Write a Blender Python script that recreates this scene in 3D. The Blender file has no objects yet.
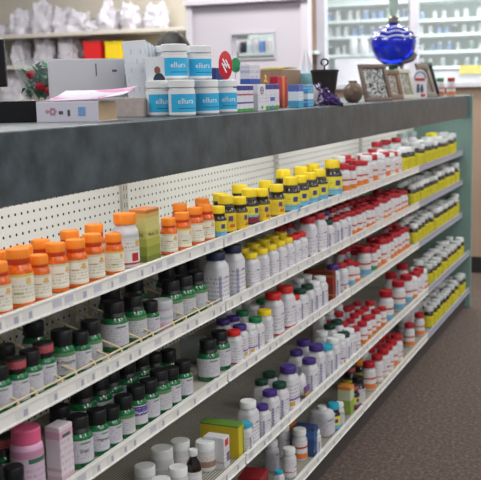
import bpy, bmesh, math, random
from mathutils import Vector, Matrix, noise
random.seed(7)
U = 0.0254                      # the whole place is laid out in inches, floor at z = 0
EYE = 57.5
C = bpy.context.scene.collection
PI = math.pi

# ------------------------------------------------------------------ camera
YAW, PITCH, ROLL, FPX, CX = .3759, .16152, -.01957, 932.9, 285.0
fw = Vector((-math.sin(YAW), math.cos(YAW), 0)); rt = Vector((math.cos(YAW), math.sin(YAW), 0)); upv = Vector((0, 0, 1))
f2 = fw*math.cos(PITCH) - upv*math.sin(PITCH); u2 = upv*math.cos(PITCH) + fw*math.sin(PITCH)
R0 = rt*math.cos(ROLL) + u2*math.sin(ROLL); R1 = -rt*math.sin(ROLL) + u2*math.cos(ROLL); R2 = f2
cam = bpy.data.cameras.new('camera'); camo = bpy.data.objects.new('camera', cam); C.objects.link(camo)
M = Matrix((R0, R1, -R2)).transposed().to_4x4(); M.translation = Vector((0, 0, EYE))*U
camo.matrix_world = M
cam.sensor_width = 36; cam.lens = FPX/481*36; cam.shift_x = -(CX-240.5)/481
cam.dof.use_dof = True; cam.dof.focus_distance = 2.5; cam.dof.aperture_fstop = 6.3
bpy.context.scene.camera = camo

def ray(px, py): return R0*((px-CX)/FPX) + R1*(-(py-240)/FPX) + R2
def atY(px, py, Y): d = ray(px, py); d = d*(Y/d.y); return Vector((d.x, d.y, d.z+EYE))
def atZ(px, py, z): d = ray(px, py); d = d*((z-EYE)/d.z); return Vector((d.x, d.y, z))
def line(px, X, z):             # where along a shelf (y) a thing with axis at X, z stands
    k = (px-CX)/FPX; a = R0-R2*k
    return -(a.x*X + a.z*(z-EYE))/a.y

# ------------------------------------------------------------------ materials
MT = {}
def lin(h):
    if isinstance(h, str):
        c = [int(h[i:i+2], 16)/255 for i in (0, 2, 4)]
        return tuple(((x+.055)/1.055)**2.4 if x > .04045 else x/12.92 for x in c) + (1,)
    return h
def nodes(m): m.use_nodes = True; return m.node_tree.nodes, m.node_tree.links, m.node_tree.nodes['Principled BSDF']
def mat(name, col, rough=.45, metal=0, trans=0, bump=0, bscale=60, var=0, alpha=1, emit=0, coat=0, ior=1.45):
    if name in MT: return MT[name]
    m = bpy.data.materials.new(name); N, L, b = nodes(m)
    b.inputs['Base Color'].default_value = lin(col); b.inputs['Roughness'].default_value = rough
    b.inputs['Metallic'].default_value = metal; b.inputs['Transmission Weight'].default_value = trans
    b.inputs['Alpha'].default_value = alpha; b.inputs['IOR'].default_value = ior; b.inputs['Coat Weight'].default_value = coat
    if emit: b.inputs['Emission Color'].default_value = lin(col); b.inputs['Emission Strength'].default_value = emit
    tc = N.new('ShaderNodeTexCoord')
    n = N.new('ShaderNodeTexNoise'); n.inputs['Scale'].default_value = bscale; n.inputs['Detail'].default_value = 4
    L.new(tc.outputs['Object'], n.inputs['Vector'])
    if var:
        r = N.new('ShaderNodeValToRGB'); c = lin(col)
        r.color_ramp.elements[0].position = .3; r.color_ramp.elements[1].position = .7
        r.color_ramp.elements[0].color = tuple(x*(1-var) for x in c[:3])+(1,)
        r.color_ramp.elements[1].color = tuple(min(1, x*(1+var)) for x in c[:3])+(1,)
        L.new(n.outputs['Fac'], r.inputs['Fac']); L.new(r.outputs['Color'], b.inputs['Base Color'])
    if bump:
        bp = N.new('ShaderNodeBump'); bp.inputs['Strength'].default_value = bump; bp.inputs['Distance'].default_value = .002
        L.new(n.outputs['Fac'], bp.inputs['Height']); L.new(bp.outputs['Normal'], b.inputs['Normal'])
    MT[name] = m; return m
def mth(N, L, op, a, b=None, c=None):
    n = N.new('ShaderNodeMath'); n.operation = op
    for i, v in enumerate((a, b, c)):
        if v is None: continue
        if isinstance(v, (int, float)): n.inputs[i].default_value = v
        else: L.new(v, n.inputs[i])
    return n.outputs[0]
def mixc(N, L, fac, a, b):
    n = N.new('ShaderNodeMix'); n.data_type = 'RGBA'
    L.new(fac, n.inputs[0])
    for i, v in ((6, a), (7, b)):
        if isinstance(v, tuple): n.inputs[i].default_value = v
        else: L.new(v, n.inputs[i])
    return n.outputs[2]
def label_mat(name, bands, text='6a6a72', tz=(.15, .62), patches=(), rough=.5, dens=.5, tw=1.0, flat=False):
    """printed paper: bands = [(z fraction, colour)...] upwards, patches = (angle, half width, z0, z1, colour)"""
    if name in MT: return MT[name]
    m = bpy.data.materials.new(name); N, L, b = nodes(m); b.inputs['Roughness'].default_value = rough
    tc = N.new('ShaderNodeTexCoord'); s = N.new('ShaderNodeSeparateXYZ'); L.new(tc.outputs['Generated'], s.inputs[0])
    gx = mth(N, L, 'SUBTRACT', s.outputs[0], .5); gy = mth(N, L, 'SUBTRACT', s.outputs[1], .5); z = s.outputs[2]
    u = mth(N, L, 'SUBTRACT', s.outputs[1], .5) if flat else mth(N, L, 'ARCTAN2', gy, gx)
    r = N.new('ShaderNodeValToRGB'); r.color_ramp.interpolation = 'CONSTANT'
    e = r.color_ramp.elements; e[0].position = 0; e[0].color = lin(bands[0][1])
    if len(bands) == 1: e.remove(e[1])
    else:
        e[1].position = bands[1][0]; e[1].color = lin(bands[1][1])
        for p, c in bands[2:]: q = e.new(p); q.color = lin(c)
    L.new(z, r.inputs['Fac']); col = r.outputs['Color']
    for (a, w, z0, z1, c) in patches:
        f = mth(N, L, 'LESS_THAN', mth(N, L, 'ABSOLUTE', mth(N, L, 'SUBTRACT', u, a)), w)
        g = mth(N, L, 'MULTIPLY', mth(N, L, 'GREATER_THAN', z, z0), mth(N, L, 'LESS_THAN', z, z1))
        col = mixc(N, L, mth(N, L, 'MULTIPLY', f, g), col, lin(c))
    if text:
        row = mth(N, L, 'MULTIPLY', z, 8.0); fr = mth(N, L, 'FRACT', row)
        cb = N.new('ShaderNodeCombineXYZ'); L.new(mth(N, L, 'MULTIPLY', u, 6.5*tw), cb.inputs[0])
        L.new(mth(N, L, 'FLOOR', row), cb.inputs[1])
        n = N.new('ShaderNodeTexNoise'); n.inputs['Scale'].default_value = 1.7; n.inputs['Detail'].default_value = 2
        L.new(cb.outputs[0], n.inputs['Vector'])
        t = mth(N, L, 'GREATER_THAN', n.outputs['Fac'], 1-dens)
        t = mth(N, L, 'MULTIPLY', t, mth(N, L, 'GREATER_THAN', fr, .5))
        t = mth(N, L, 'MULTIPLY', t, mth(N, L, 'MULTIPLY', mth(N, L, 'GREATER_THAN', z, tz[0]), mth(N, L, 'LESS_THAN', z, tz[1])))
        col = mixc(N, L, mth(N, L, 'MULTIPLY', t, .42), col, lin(text))
    L.new(col, b.inputs['Base Color']); MT[name] = m; return m

# ------------------------------------------------------------------ mesh helpers (inches in, metres out)
def mesh(name, vs, fs, m, smooth=False, sharp=35):
    me = bpy.data.meshes.new(name); me.from_pydata([tuple(c*U for c in v) for v in vs], [], fs); me.update()
    if m: me.materials.append(m)
    if smooth:
        me.polygons.foreach_set('use_smooth', [True]*len(me.polygons)); me.set_sharp_from_angle(angle=math.radians(sharp))
    return me
class MB:
    def __init__(s): s.v = []; s.f = []
    def add(s, vs, fs):
        o = len(s.v); s.v += [tuple(v) for v in vs]; s.f += [tuple(i+o for i in f) for f in fs]; return s
    def box(s, x0, x1, y0, y1, z0, z1, T=None):
        vs = [Vector((x, y, z)) for z in (z0, z1) for y in (y0, y1) for x in (x0, x1)]
        if T: vs = [T @ v for v in vs]
        return s.add(vs, [(0, 2, 3, 1), (4, 5, 7, 6), (0, 1, 5, 4), (2, 6, 7, 3), (0, 4, 6, 2), (1, 3, 7, 5)])
    def bbox(s, x0, x1, y0, y1, z0, z1, r=.08, T=None, seg=2):
        bm = bmesh.new(); bmesh.ops.create_cube(bm, size=1)
        for v in bm.verts: v.co = Vector(((x0+x1)/2+v.co.x*(x1-x0), (y0+y1)/2+v.co.y*(y1-y0), (z0+z1)/2+v.co.z*(z1-z0)))
        bmesh.ops.bevel(bm, geom=bm.edges[:], offset=r, segments=seg, profile=.5, affect='EDGES')
        vs = [T @ v.co if T else v.co.copy() for v in bm.verts]
        bm.verts.index_update(); fs = [[v.index for v in f.verts] for f in bm.faces]; bm.free()
        return s.add(vs, fs)
    def lathe(s, prof, seg=24, sq=0, sx=1, sy=1, rib=0, T=None, close=True):
        vs = []; fs = []; n = len(prof)
        for r, z in prof:
            for k in range(seg):
                a = 2*PI*k/seg; c, q = math.cos(a), math.sin(a); g = 1
                if sq: g = (abs(c)**sq+abs(q)**sq)**(-1/sq)
                rr = r*g*(1-(rib if k % 2 else 0))
                v = Vector((c*rr*sx, q*rr*sy, z)); vs.append(T @ v if T else v)
        for i in range(n-1):
            for k in range(seg):
                k2 = (k+1) % seg; fs.append((i*seg+k, i*seg+k2, (i+1)*seg+k2, (i+1)*seg+k))
        if close:
            fs.append(tuple(reversed(range(seg)))); fs.append(tuple((n-1)*seg+k for k in range(seg)))
        return s.add(vs, fs)
    def tube(s, pts, r, seg=8, closed=False):
        pts = [Vector(p) for p in pts]; n = len(pts); vs = []; fs = []; last = None
        for i, p in enumerate(pts):
            d = (pts[(i+1) % n if closed else min(i+1, n-1)]-pts[(i-1) % n if closed else max(i-1, 0)]).normalized()
            a = last if last else (Vector((0, 0, 1)) if abs(d.z) < .9 else Vector((1, 0, 0)))
            x = (a-d*a.dot(d)).normalized(); last = x; y = d.cross(x)
            rr = r[i] if isinstance(r, (list, tuple)) else r
            for k in range(seg): t = 2*PI*k/seg; vs.append(p+x*math.cos(t)*rr+y*math.sin(t)*rr)
        for i in range(n if closed else n-1):
            j = (i+1) % n
            for k in range(seg): k2 = (k+1) % seg; fs.append((i*seg+k, i*seg+k2, j*seg+k2, j*seg+k))
        if not closed: fs.append(tuple(reversed(range(seg)))); fs.append(tuple((n-1)*seg+k for k in range(seg)))
        return s.add(vs, fs)
    def me(s, name, m, smooth=False, sharp=35): return mesh(name, s.v, s.f, m, smooth, sharp)
def link(name, me, parent=None, loc=None, rz=None):
    o = bpy.data.objects.new(name, me); C.objects.link(o)
    if parent: o.parent = parent
    if loc is not None: o.location = Vector(loc)*U
    if rz: o.rotation_euler.z = rz
    return o
def tag(o, label, cat, group=None, kind=None):
    if label:
        n = len(label.split()); 
        if n > 16 or n < 4: print('LABEL LEN', n, label)
        o['label'] = label
    if cat: o['category'] = cat
    if group: o['group'] = group
    if kind: o['kind'] = kind
    return o
def thing(name, label, cat, loc, rz=0, group=None):
    return tag(link(name, None, None, loc, rz), label, cat, group)
def struct(name, mb, m, smooth=False):
    return tag(link(name, mb.me(name, m, smooth)), None, None, kind='structure')
TXT = {}
def text_geo(s, size):
    if (s, size) in TXT: return TXT[(s, size)]
    cu = bpy.data.curves.new('t', 'FONT'); cu.body = s; cu.size = size; cu.resolution_u = 2; cu.align_x = 'CENTER'
    o = bpy.data.objects.new('t', cu); C.objects.link(o); bpy.context.view_layer.update()
    ev = o.evaluated_get(bpy.context.evaluated_depsgraph_get()); me = ev.to_mesh()
    r = ([v.co.copy() for v in me.vertices], [tuple(p.vertices) for p in me.polygons])
    ev.to_mesh_clear(); bpy.data.objects.remove(o); bpy.data.curves.remove(cu)
    TXT[(s, size)] = r; return r
def text_round(s, size, rad, z, ang=0):          # lettering wrapped round a jar that faces +x
    vs, fs = text_geo(s, size); mb = MB()
    return mb.add([Vector((rad*math.cos(ang+v.x/rad), rad*math.sin(ang+v.x/rad), z+v.y)) for v in vs], fs)
def text_flat(s, size, T):
    vs, fs = text_geo(s, size); return MB().add([T @ Vector((0, v.x, v.y)) for v in vs], fs)   # faces +x

# ------------------------------------------------------------------ shelves and gondola
YJ = 94.52; XB = -57.7; XS = -44.81; XD = -42.84; YEND = YJ+144
ZB = {1: 39.77, 2: 32.26, 3: 23.8, 4: 13.97, 5: 4.07}
SH = 1.3
LOW = {1: .3, 2: .62, 3: .4, 4: .6, 5: .4}       # how far each deck lies below its ticket strip's top
ZD = {k: v+SH-LOW[k] for k, v in ZB.items()}
XF = {1: XS, 2: XS, 3: XS, 4: XD, 5: XD}
shelf_m = mat('shelf_enamel', 'b9b7aa', .4, bump=.1, bscale=300)
strip_m = mat('strip_plastic', 'e6e6e0', .32)
# pegboard
pm = bpy.data.materials.new('pegboard'); N, L, b = nodes(pm); b.inputs['Roughness'].default_value = .5
tc = N.new('ShaderNodeTexCoord'); s = N.new('ShaderNodeSeparateXYZ'); L.new(tc.outputs['Object'], s.inputs[0])
def cell(o, off): return mth(N, L, 'SUBTRACT', mth(N, L, 'FRACT', mth(N, L, 'ADD', mth(N, L, 'MULTIPLY', o, 1/U), off)), .5)
dy = cell(s.outputs[1], -.98+.5+100); dz = cell(s.outputs[2], -.78+.5)
dd = mth(N, L, 'SQRT', mth(N, L, 'ADD', mth(N, L, 'MULTIPLY', dy, dy), mth(N, L, 'MULTIPLY', dz, dz)))
hole = mth(N, L, 'LESS_THAN', dd, .15)
yin = mth(N, L, 'MULTIPLY', s.outputs[1], 1/U)
ok = mth(N, L, 'MULTIPLY', mth(N, L, 'GREATER_THAN', yin, .6), mth(N, L, 'LESS_THAN', yin, 47.4))
hole = mth(N, L, 'MULTIPLY', hole, ok)
L.new(mixc(N, L, hole, lin('e6e6e1'), lin('16140f')), b.inputs['Base Color'])
pm_beige = pm
g = thing('display_gondola', 'long white pegboard store gondola whose five shelf tiers hold the vitamin bottles', 'display unit', (XB, YJ, 0))
def gpart(name, mb, m, lab=None, smooth=False):
    o = link(name, mb.me(name, m, smooth), g, (-XB, -YJ, 0))
    if lab: o['label'] = lab
    return o
for k in range(-2, 3):
    o = link('pegboard_panel', MB().box(-.12, 0, .05, 47.95, 3, 53.55).me('pegboard_panel', pm), g, (0, 48*k, 0))
slot = mat('slot_dark', '2a2824', .8)
for k in range(-1, 3):
    up = MB().box(XB, XB+.35, YJ+48*k-.6, YJ+48*k+.6, 3, 53.55)
    u_ = gpart('upright', up, mat('upright_enamel', 'c4c3b8', .4))
    sl = MB()
    for j in range(50):
        for e in (-.28, .28): sl.box(XB+.34, XB+.365, YJ+48*k+e-.05, YJ+48*k+e+.05, 4+j, 4.55+j)
    link('slots', sl.me('slots', slot), u_)
gpart('kick_plate', MB().box(XD-1.3, XD-1.2, YJ-96, YEND, 0, 4.2), mat('kick_enamel', '4b4845', .5))
gpart('base_frame', MB().box(XB-15, XD-1.35, YJ-96, YEND-.1, .2, 3.6), shelf_m)
gpart('back_frame', MB().box(XB-14.6, XB-.2, YJ-96, YEND-.1, 3.6, 53.6), mat('kick_enamel', '', .5))
ep = MB().bbox(XB-15.5, -42.6, YEND+.1, YEND+1.3, 0, 54.9, .12)
gpart('end_panel', ep, mat('teal_laminate', '7f9d97', .45, var=.06, bscale=9), 'tall pale teal laminate end panel')

lam = bpy.data.materials.new('slate_laminate'); N, L, b = nodes(lam); b.inputs['Roughness'].default_value = .33
tc = N.new('ShaderNodeTexCoord'); n1 = N.new('ShaderNodeTexNoise'); n1.inputs['Scale'].default_value = 13; n1.inputs['Detail'].default_value = 8
n1.inputs['Roughness'].default_value = .65
L.new(tc.outputs['Object'], n1.inputs['Vector']); r = N.new('ShaderNodeValToRGB')
r.color_ramp.elements[0].position = .3; r.color_ramp.elements[0].color = lin('2f383d'); r.color_ramp.elements[1].position = .72; r.color_ramp.elements[1].color = lin('566268')
L.new(n1.outputs['Fac'], r.inputs['Fac']); L.new(r.outputs['Color'], b.inputs['Base Color'])
wt = thing('counter_top', 'dark slate laminate counter top with deep front fascia running above the shelves', 'counter', (-58, YJ, 54.1))
link('fascia', MB().bbox(14.0, 14.6, -110, 144.1, -4.75, .7, .1).me('fascia', lam), wt)
link('top_slab', MB().bbox(-15.5, 13.98, -110, 144.1, -.5, .7, .08).me('top_slab', lam), wt)

ordn = ['first', 'second', 'third', 'fourth', 'fifth', 'sixth', 'seventh', 'eighth', 'ninth', 'tenth', 'eleventh', 'twelfth', 'thirteenth', 'fourteenth', 'fifteenth', 'sixteenth', 'seventeenth', 'eighteenth', 'nineteenth', 'twentieth', 'twenty-first', 'twenty-second', 'twenty-third', 'twenty-fourth', 'twenty-fifth', 'twenty-sixth', 'twenty-seventh', 'twenty-eighth', 'twenty-ninth', 'thirtieth', 'thirty-first', 'thirty-second', 'thirty-third', 'thirty-fourth']
tier = {1: 'top', 2: 'second', 3: 'middle', 4: 'fourth', 5: 'lowest'}
secn = ['nearest', 'second', 'third', 'farthest']
# ribbed wire deck used on the fourth tier
rb = bpy.data.materials.new('ribbed_deck'); N, L, b = nodes(rb); b.inputs['Roughness'].default_value = .5
tc = N.new('ShaderNodeTexCoord'); s = N.new('ShaderNodeSeparateXYZ'); L.new(tc.outputs['Object'], s.inputs[0])
fr = mth(N, L, 'FRACT', mth(N, L, 'MULTIPLY', s.outputs[0], 1/U/.36)); st = mth(N, L, 'LESS_THAN', fr, .4)
L.new(mixc(N, L, st, lin('b0ae a2'.replace(' ','')), lin('5a564a')), b.inputs['Base Color'])
tagm = label_mat('price_tag_print', [(0, 'e0e0dc')], text='a4a6b4', tz=(.1, .9), dens=.42, flat=True, tw=2.2, patches=((.27, .17, .15, .8, 'a9abbc'),))
tag2 = label_mat('price_tag_code', [(0, 'dedfe2'), (.3, 'd0d1da')], text='8a8da8', tz=(.3, .9), dens=.6, flat=True, tw=3)
fence_m = mat('cream_wire', 'dccdaa', .45)
for k in ZB:
    for sec in range(-2, 3):
        y0 = YJ+48*sec
        far = sec+1
        dpt = XF[k]-XB
        if sec < -1:
            lab = 'empty white shelf of the %s tier nearest the camera, beyond the left picture edge' % tier[k]
        else: lab = 'white metal gondola shelf, %s tier, %s section from the left' % (tier[k], secn[far])
        t = thing('gondola_shelf', lab, 'shelf', (XF[k], y0, ZB[k]), 0, 'gondola shelves')
        dm = rb if k > 3 else shelf_m
        link('shelf_deck', MB().box(-dpt+.4, -.12, .06, 47.94, SH-LOW[k]-.12, SH-LOW[k]).me('shelf_deck', dm), t)
        lp = MB(); lp.box(-.35, -.1, .04, 47.96, SH-.3, SH-.02); lp.box(-.12, 0, .14, 47.86, 0, SH-.02)
        link('front_lip', lp.me('front_lip', mat('lip_cream', 'd9ccb0', .4) if sec == 1 else (mat('lip_lavender', 'a4a6b6', .4) if sec == 2 else strip_m)), t)
        # the clear-fronted ticket channel: back, upper and lower rolled edges
        ch = MB(); ch.box(0, .06, .22, 47.78, .05, SH); ch.box(.06, .16, .22, 47.78, .05, .16); ch.box(.06, .16, .22, 47.78, SH-.12, SH)
        link('ticket_channel', ch.me('ticket_channel', mat('ticket_channel', 'eeeee9', .25) if sec < 2 else mat('ticket_channel_grey', 'a9abbb', .3)), t)
        if sec < -1: continue
        y = 1.0; i = 0; bt = MB()
        if sec < 2:
            while y < 46:
                w = random.choice((1.25, 1.25, .9, 1.6)); hh = SH-.45
                tm = link('price_tag', MB().box(.062, .075, y, y+w, .2, .2+hh).me('price_tag', random.choice((tagm, tagm, tag2))), t)
                y += w + random.choice((.8, 1.4, 2.2, 3.0)) + .35*sec
        for e in (.25, 47.75):
            pass

# ------------------------------------------------------------------ bottle kinds
PROTO = {}
def cap_profile(r, h, z, ridge=.04): return [(r*.93, z), (r, z+.05), (r, z+h-.1), (r*.95, z+h-.02), (r*.8, z+h), (r*.78, z+h-.03), (0.02, z+h-.03)]
CAPS = dict(orange='f58a22', yellow='f0d21e', black='15181a', red='b01c2a', brightred='d02a2a', purple='46307c', green='1c7a46', dkgreen='1b4437', white='e6e8e8', pink='e0628c', teal='2aa7c4', maroon='8c1f2c', amber='e58a24', grey='9fb0ae', navy='202a4a', silver='c8cccc')
def capm(c): return mat('cap_'+c, CAPS[c], .38)
LB = {}
def L_(n, *a, **k): LB[n] = label_mat('label_'+n, *a, **k)
L_('cream', [(0, 'd9d3c0'), (.08, 'e7e2d2'), (.9, 'cfc9a8')], text='5e5a50', patches=((-.1, .22, .64, .86, 'd9b06c'), (-.1, .32, .64, .72, 'd8a868'), (-.9, .3, .56, .62, 'd0a080')))
L_('cream2', [(0, 'e9dfc0'), (.1, 'e7e2d2'), (.9, 'd8c060')], text='5e5a50', patches=((-.1, .22, .64, .86, 'e0bc6c'), (-.9, .35, .3, .38, 'a9b070')))
L_('cherry', [(0, 'b0202a'), (.06, 'd8d8d4'), (.8, 'c9cccc'), (.9, 'b9bebe')], text='66605c', tz=(.45, .75), patches=((-.45, .33, .1, .38, 'b1242c'), (-.2, .25, .6, .8, 'd9b06a')))
L_('yellow', [(0, '9fc3cf'), (.2, 'e6d43a'), (.78, 'e9da3c'), (.86, '3c3a3a')], text='4a4632', patches=((-.5, .28, .4, .66, '3d4a86'), (.1, .3, .25, .34, 'd98a2a')), tz=(.2, .7))
L_('yellow2', [(0, 'e2bf2c'), (.8, 'e6d640'), (.88, '6a5a2a')], text='5a4a1c', patches=((-.5, .25, .5, .75, '55407a'), (-.3, .3, .18, .34, 'c7651c')), tz=(.2, .7))
L_('yelblue', [(0, '74b4d6'), (.3, 'e6d93c'), (.8, 'e6d93c'), (.9, '3a3550')], text='40405a', patches=((-.5, .28, .45, .72, '45407c'),), tz=(.1, .7))
L_('yelmar', [(0, '7a2438'), (.3, '7fa9b9'), (.42, 'e2d438'), (.85, '3b3947')], text='40305a', patches=((-.5, .28, .5, .76, '45407c'),), tz=(.1, .7))
L_('white', [(0, 'b4b3bc'), (.05, 'c6c5ce')], text='4c4c55', tz=(.1, .9), patches=((-.3, .4, .82, .9, '6c8c6c'),), dens=.45)
L_('whiteg', [(0, 'c2c2c6'), (.8, 'c2c2c6'), (.82, '5d8a5c')], text='44464c', tz=(.1, .75), dens=.48)
L_('purplelab', [(0, 'c9c8cc'), (.3, 'c9c8cc'), (.45, '4a3387'), (.95, 'd0cfd2')], text='e8e6f0', tz=(.45, .9))
L_('house', [(0, 'b9b9c4'), (.04, 'dddce2'), (.5, 'dddce2')], text='4b4a68', tz=(.08, .82), dens=.52, patches=((-.75, .12, .05, .8, '9a9ab4'), (.15, .3, .72, .76, '6a6890'), (.45, .02, .1, .7, '6a6890')))
L_('housey', [(0, 'd8c24a'), (.07, 'dddce2'), (.5, 'dddce2')], text='4b4a68', tz=(.12, .82), dens=.5, patches=((.15, .3, .72, .76, '6a6890'), (.5, .03, .1, .7, '8a8aa8')))
L_('houser', [(0, 'b8323c'), (.07, 'dddce2'), (.5, 'dddce2')], text='4b4a68', tz=(.12, .82), dens=.5, patches=((.15, .3, .72, .76, '6a6890'), (.5, .03, .1, .7, '8a8aa8')))
L_('housep', [(0, 'dddce2'), (.15, 'dddce2'), (.32, '8a64a4'), (.4, 'dddce2')], text='4b4a68', tz=(.42, .88), dens=.52, patches=((-.6, .3, .12, .28, 'c9a23c'),))
L_('redorange', [(0, 'df7a35'), (.32, 'e6e2e0'), (.62, 'b2303c'), (.72, 'e6e2e0')], text='7a4040', tz=(.32, .95), patches=((.5, .4, .05, .3, 'd9b08a'),))
L_('redblue', [(0, '6aa6c8'), (.32, 'e6e2e0'), (.62, 'b2303c'), (.72, 'e6e2e0')], text='7a4040', tz=(.32, .95))
L_('redgreen', [(0, '2f8a68'), (.32, 'e6e2e0'), (.62, 'b2303c'), (.72, 'e6e2e0')], text='7a4040', tz=(.32, .95))
L_('redplain', [(0, 'dcdadc'), (.25, 'b2304c'), (.3, 'e2e0e2')], text='7a5050', tz=(.3, .95), patches=((0, .3, .5, .6, 'a0304a'),))
L_('farcarton', [(0, 'd2cb3a'), (.7, 'd6d03e'), (.78, '4a4a38')], text='5a5428', tz=(.1, .7), dens=.6)
L_('faryel', [(0, 'd8cc26'), (.72, 'e4da36'), (.92, '2a2822')], text='1c1a10', tz=(.05, .85), dens=.52, tw=.4)
L_('pinklab', [(0, 'd9a9c4'), (.1, 'cbb6c8'), (.85, 'c48aa8')], text='a85a86', tz=(.15, .62), dens=.5, patches=((.0, .7, .74, .84, '3a6a58'),))
L_('jar', [(0, 'e0dede'), (.8, 'd0d0d0')], text='8a8a92', tz=(.2, .7))
L_('jarbrown', [(0, 'd8d4ce'), (.15, '9c7c6c'), (.55, 'd8d4ce')], text='6a5048', tz=(.2, .9))
L_('tub', [(0, 'e8eaec'), (.1, '2fb0e0'), (.86, 'e8eaec')], text=None, patches=((.0, 1.2, .24, .28, '1f6f9c'), (-2.45, .6, .1, .86, 'd9dde2')))
L_('fancy', [(0, 'd8c8c8'), (.2, 'a84878'), (.4, 'e2e0e2')], text='4c5a9a', tz=(.4, .95), patches=((-.4, .4, .55, .9, '6c8ab8'), (.7, .5, .15, .5, 'd6b84c')))
def body(profile, m, **k): return MB().lathe(profile, **k).me('bottle_body', m, True)
def bottle(kind):
    """returns [(part name, mesh, part label)]"""
    if kind in PROTO: return PROTO[kind]
    form, cap, lab = kind.split('/')[:3]
    P = []
    if form.startswith('o'):       # translucent orange round bottles  o<height*10>
        h = float(form[1:])/10; r = h*.235; ch = .78
        P.append(('bottle_body', body([(r*.8, 0), (r*.97, .08), (r, .25), (r, h*.62), (r*.93, h*.68), (r*.78, h*.75), (r*.74, h-ch+.05), (0.02, h-ch+.05)], mat('amber_orange', 'e0661c', .2, coat=.3, var=.3, bscale=110)), None))
        P.append(('label', MB().lathe([(r+.02, h*.1), (r+.02, h*.59)], close=False).me('label', LB[lab], True), None))
        P.append(('seal', MB().lathe([(r*.8, h*.735), (r*.84, h*.77), (r*.8, h-ch+.02)]).me('seal', mat('seal_orange', 'c23a14', .4), True), None))
        P.append(('cap', MB().lathe(cap_profile(r*.84, ch, h-ch), rib=.035, seg=44).me('cap', capm(cap), True), None))
    elif form[0] in 'gyd':         # green, dark amber bottles with a dark cap
        h = float(form[1:])/10; r = h*(.25 if h < 4.4 else .275); ch = h*.23
        bc = {'g': ('green_glass', '1a6a3c'), 'y': ('brown_amber', '2e2320'), 'd': ('dark_brown', '241a1c')}[form[0]]
        P.append(('bottle_body', body([(r*.82, 0), (r*.97, .07), (r, .2), (r, h*.57), (r*.95, h*.63), (r*.78, h*.69), (r*.68, h-ch+.05), (0.02, h-ch+.05)], mat(bc[0], bc[1], .14, coat=.5, var=.5, bscale=130, bump=.25), seg=28), None))
        z0, z1 = (.12, .57) if form[0] == 'g' else (.05, .6)
        P.append(('label', MB().lathe([(r+.02, h*z0), (r+.02, h*z1)], close=False, seg=28).me('label', LB[lab], True), None))
        P.append(('seal', MB().lathe([(r*.8, h*.675), (r*.84, h*.7), (r*(.8 if h < 4.4 else .72), h-ch+.02)], rib=.03).me('seal', mat(*(('seal_dark', '151d1a') if form[0] == 'g' else ('seal_brown', '2d2320')), .4), True), None))
        P.append(('cap', MB().lathe(cap_profile(r*(.86 if h < 4.4 else .76), ch, h-ch), rib=.035, seg=44).me('cap', capm(cap) if cap != 'maroon' else label_mat('cap_red_print', [(0, '101614'), (.12, '9c2434'), (.8, '9c2434'), (.85, '14201b')], text='d8a0a4', tz=(.15, .75), dens=.55), True), None))
    elif form[0] == 'h':           # squarish white bottles with a coloured cap  h<height><w>
        h = float(form[1:])/10; r = h*(.235 if h < 5 else .212); ch = h*.155
        P.append(('bottle_body', body([(r*.88, 0), (r*.99, .1), (r, .3), (r, h*.68), (r*.97, h*.73), (r*.8, h*.79), (r*.72, h*.82), (r*.68, h-ch+.05), (0.02, h-ch+.05)], mat('white_plastic', 'cacace', .35), seg=32, sq=4.2), None))
        P.append(('label', MB().lathe([(r+.02, h*.05), (r+.02, h*.69)], seg=32, sq=4.2, close=False).me('label', LB[lab], True), None))
        P.append(('cap', MB().lathe(cap_profile(r*.88, ch, h-ch), rib=.035, seg=40).me('cap', capm(cap), True), None))
    elif form[0] == 'w':           # round white bottles
        h = float(form[1:])/10; r = h*.24; ch = h*.2
        P.append(('bottle_body', body([(r*.88, 0), (r*.99, .08), (r, .2), (r, h*.62), (r*.94, h*.7), (r*.78, h*.75), (r*.72, h-ch+.04), (0.02, h-ch+.04)], mat('white_plastic', 'cacace', .35), seg=20), None))
        P.append(('label', MB().lathe([(r+.02, h*.07), (r+.02, h*.62)], seg=20, close=False).me('label', LB[lab], True), None))
        P.append(('cap', MB().lathe(cap_profile(r*.88, ch, h-ch), rib=.03, seg=28).me('cap', capm(cap), True), None))
    elif form[0] == 'f':           # far yellow label bottles, dark shoulder and white cap
        h = float(form[1:])/10; r = h*.24; ch = h*.22
        P.append(('bottle_body', body([(r*.88, 0), (r*.99, .08), (r, .2), (r, h*.63), (r*.92, h*.69), (r*.8, h*.73), (r*.76, h-ch+.04), (0.02, h-ch+.04)], mat('dark_brown', '241a1c', .2, coat=.5), seg=16), None))
        P.append(('label', MB().lathe([(r+.02, h*.04), (r+.02, h*.62)], seg=16, close=False).me('label', LB[lab], True), None))
        P.append(('cap', MB().lathe(cap_profile(r*.92, ch, h-ch), rib=.03, seg=24).me('cap', capm(cap), True), None))
    elif form[0] == 'j':           # squat jars with a wide lid
        h = float(form[1:])/10; r = h*.335; ch = h*.3
        P.append(('jar_body', MB().lathe([(r*.9, 0), (r, .1), (r, h*.62), (r*.92, h-ch+.03), (0.02, h-ch+.03)]).me('jar_body', mat('white_plastic', '', .35), True), None))
        P.append(('label', MB().lathe([(r+.02, h*.08), (r+.02, h*.6)], close=False).me('label', LB[lab], True), None))
        P.append(('lid', MB().lathe(cap_profile(r*.98, ch, h-ch), rib=.02, seg=48).me('lid', capm(cap), True), None))
    elif form[0] == 't':           # the blue and white tubs on the counter
        h = 3.75; r = 1.38; ch = .8
        P.append(('tub_body', MB().lathe([(r*.93, 0), (r, .12), (r, h*.72), (r*.88, h*.79), (0.02, h*.79)]).me('tub_body', mat('white_plastic', '', .35), True), None))
        P.append(('label', MB().lathe([(r+.02, .18), (r+.02, h*.7)], seg=40, close=False).me('label', LB['tub'], True), None))
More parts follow.
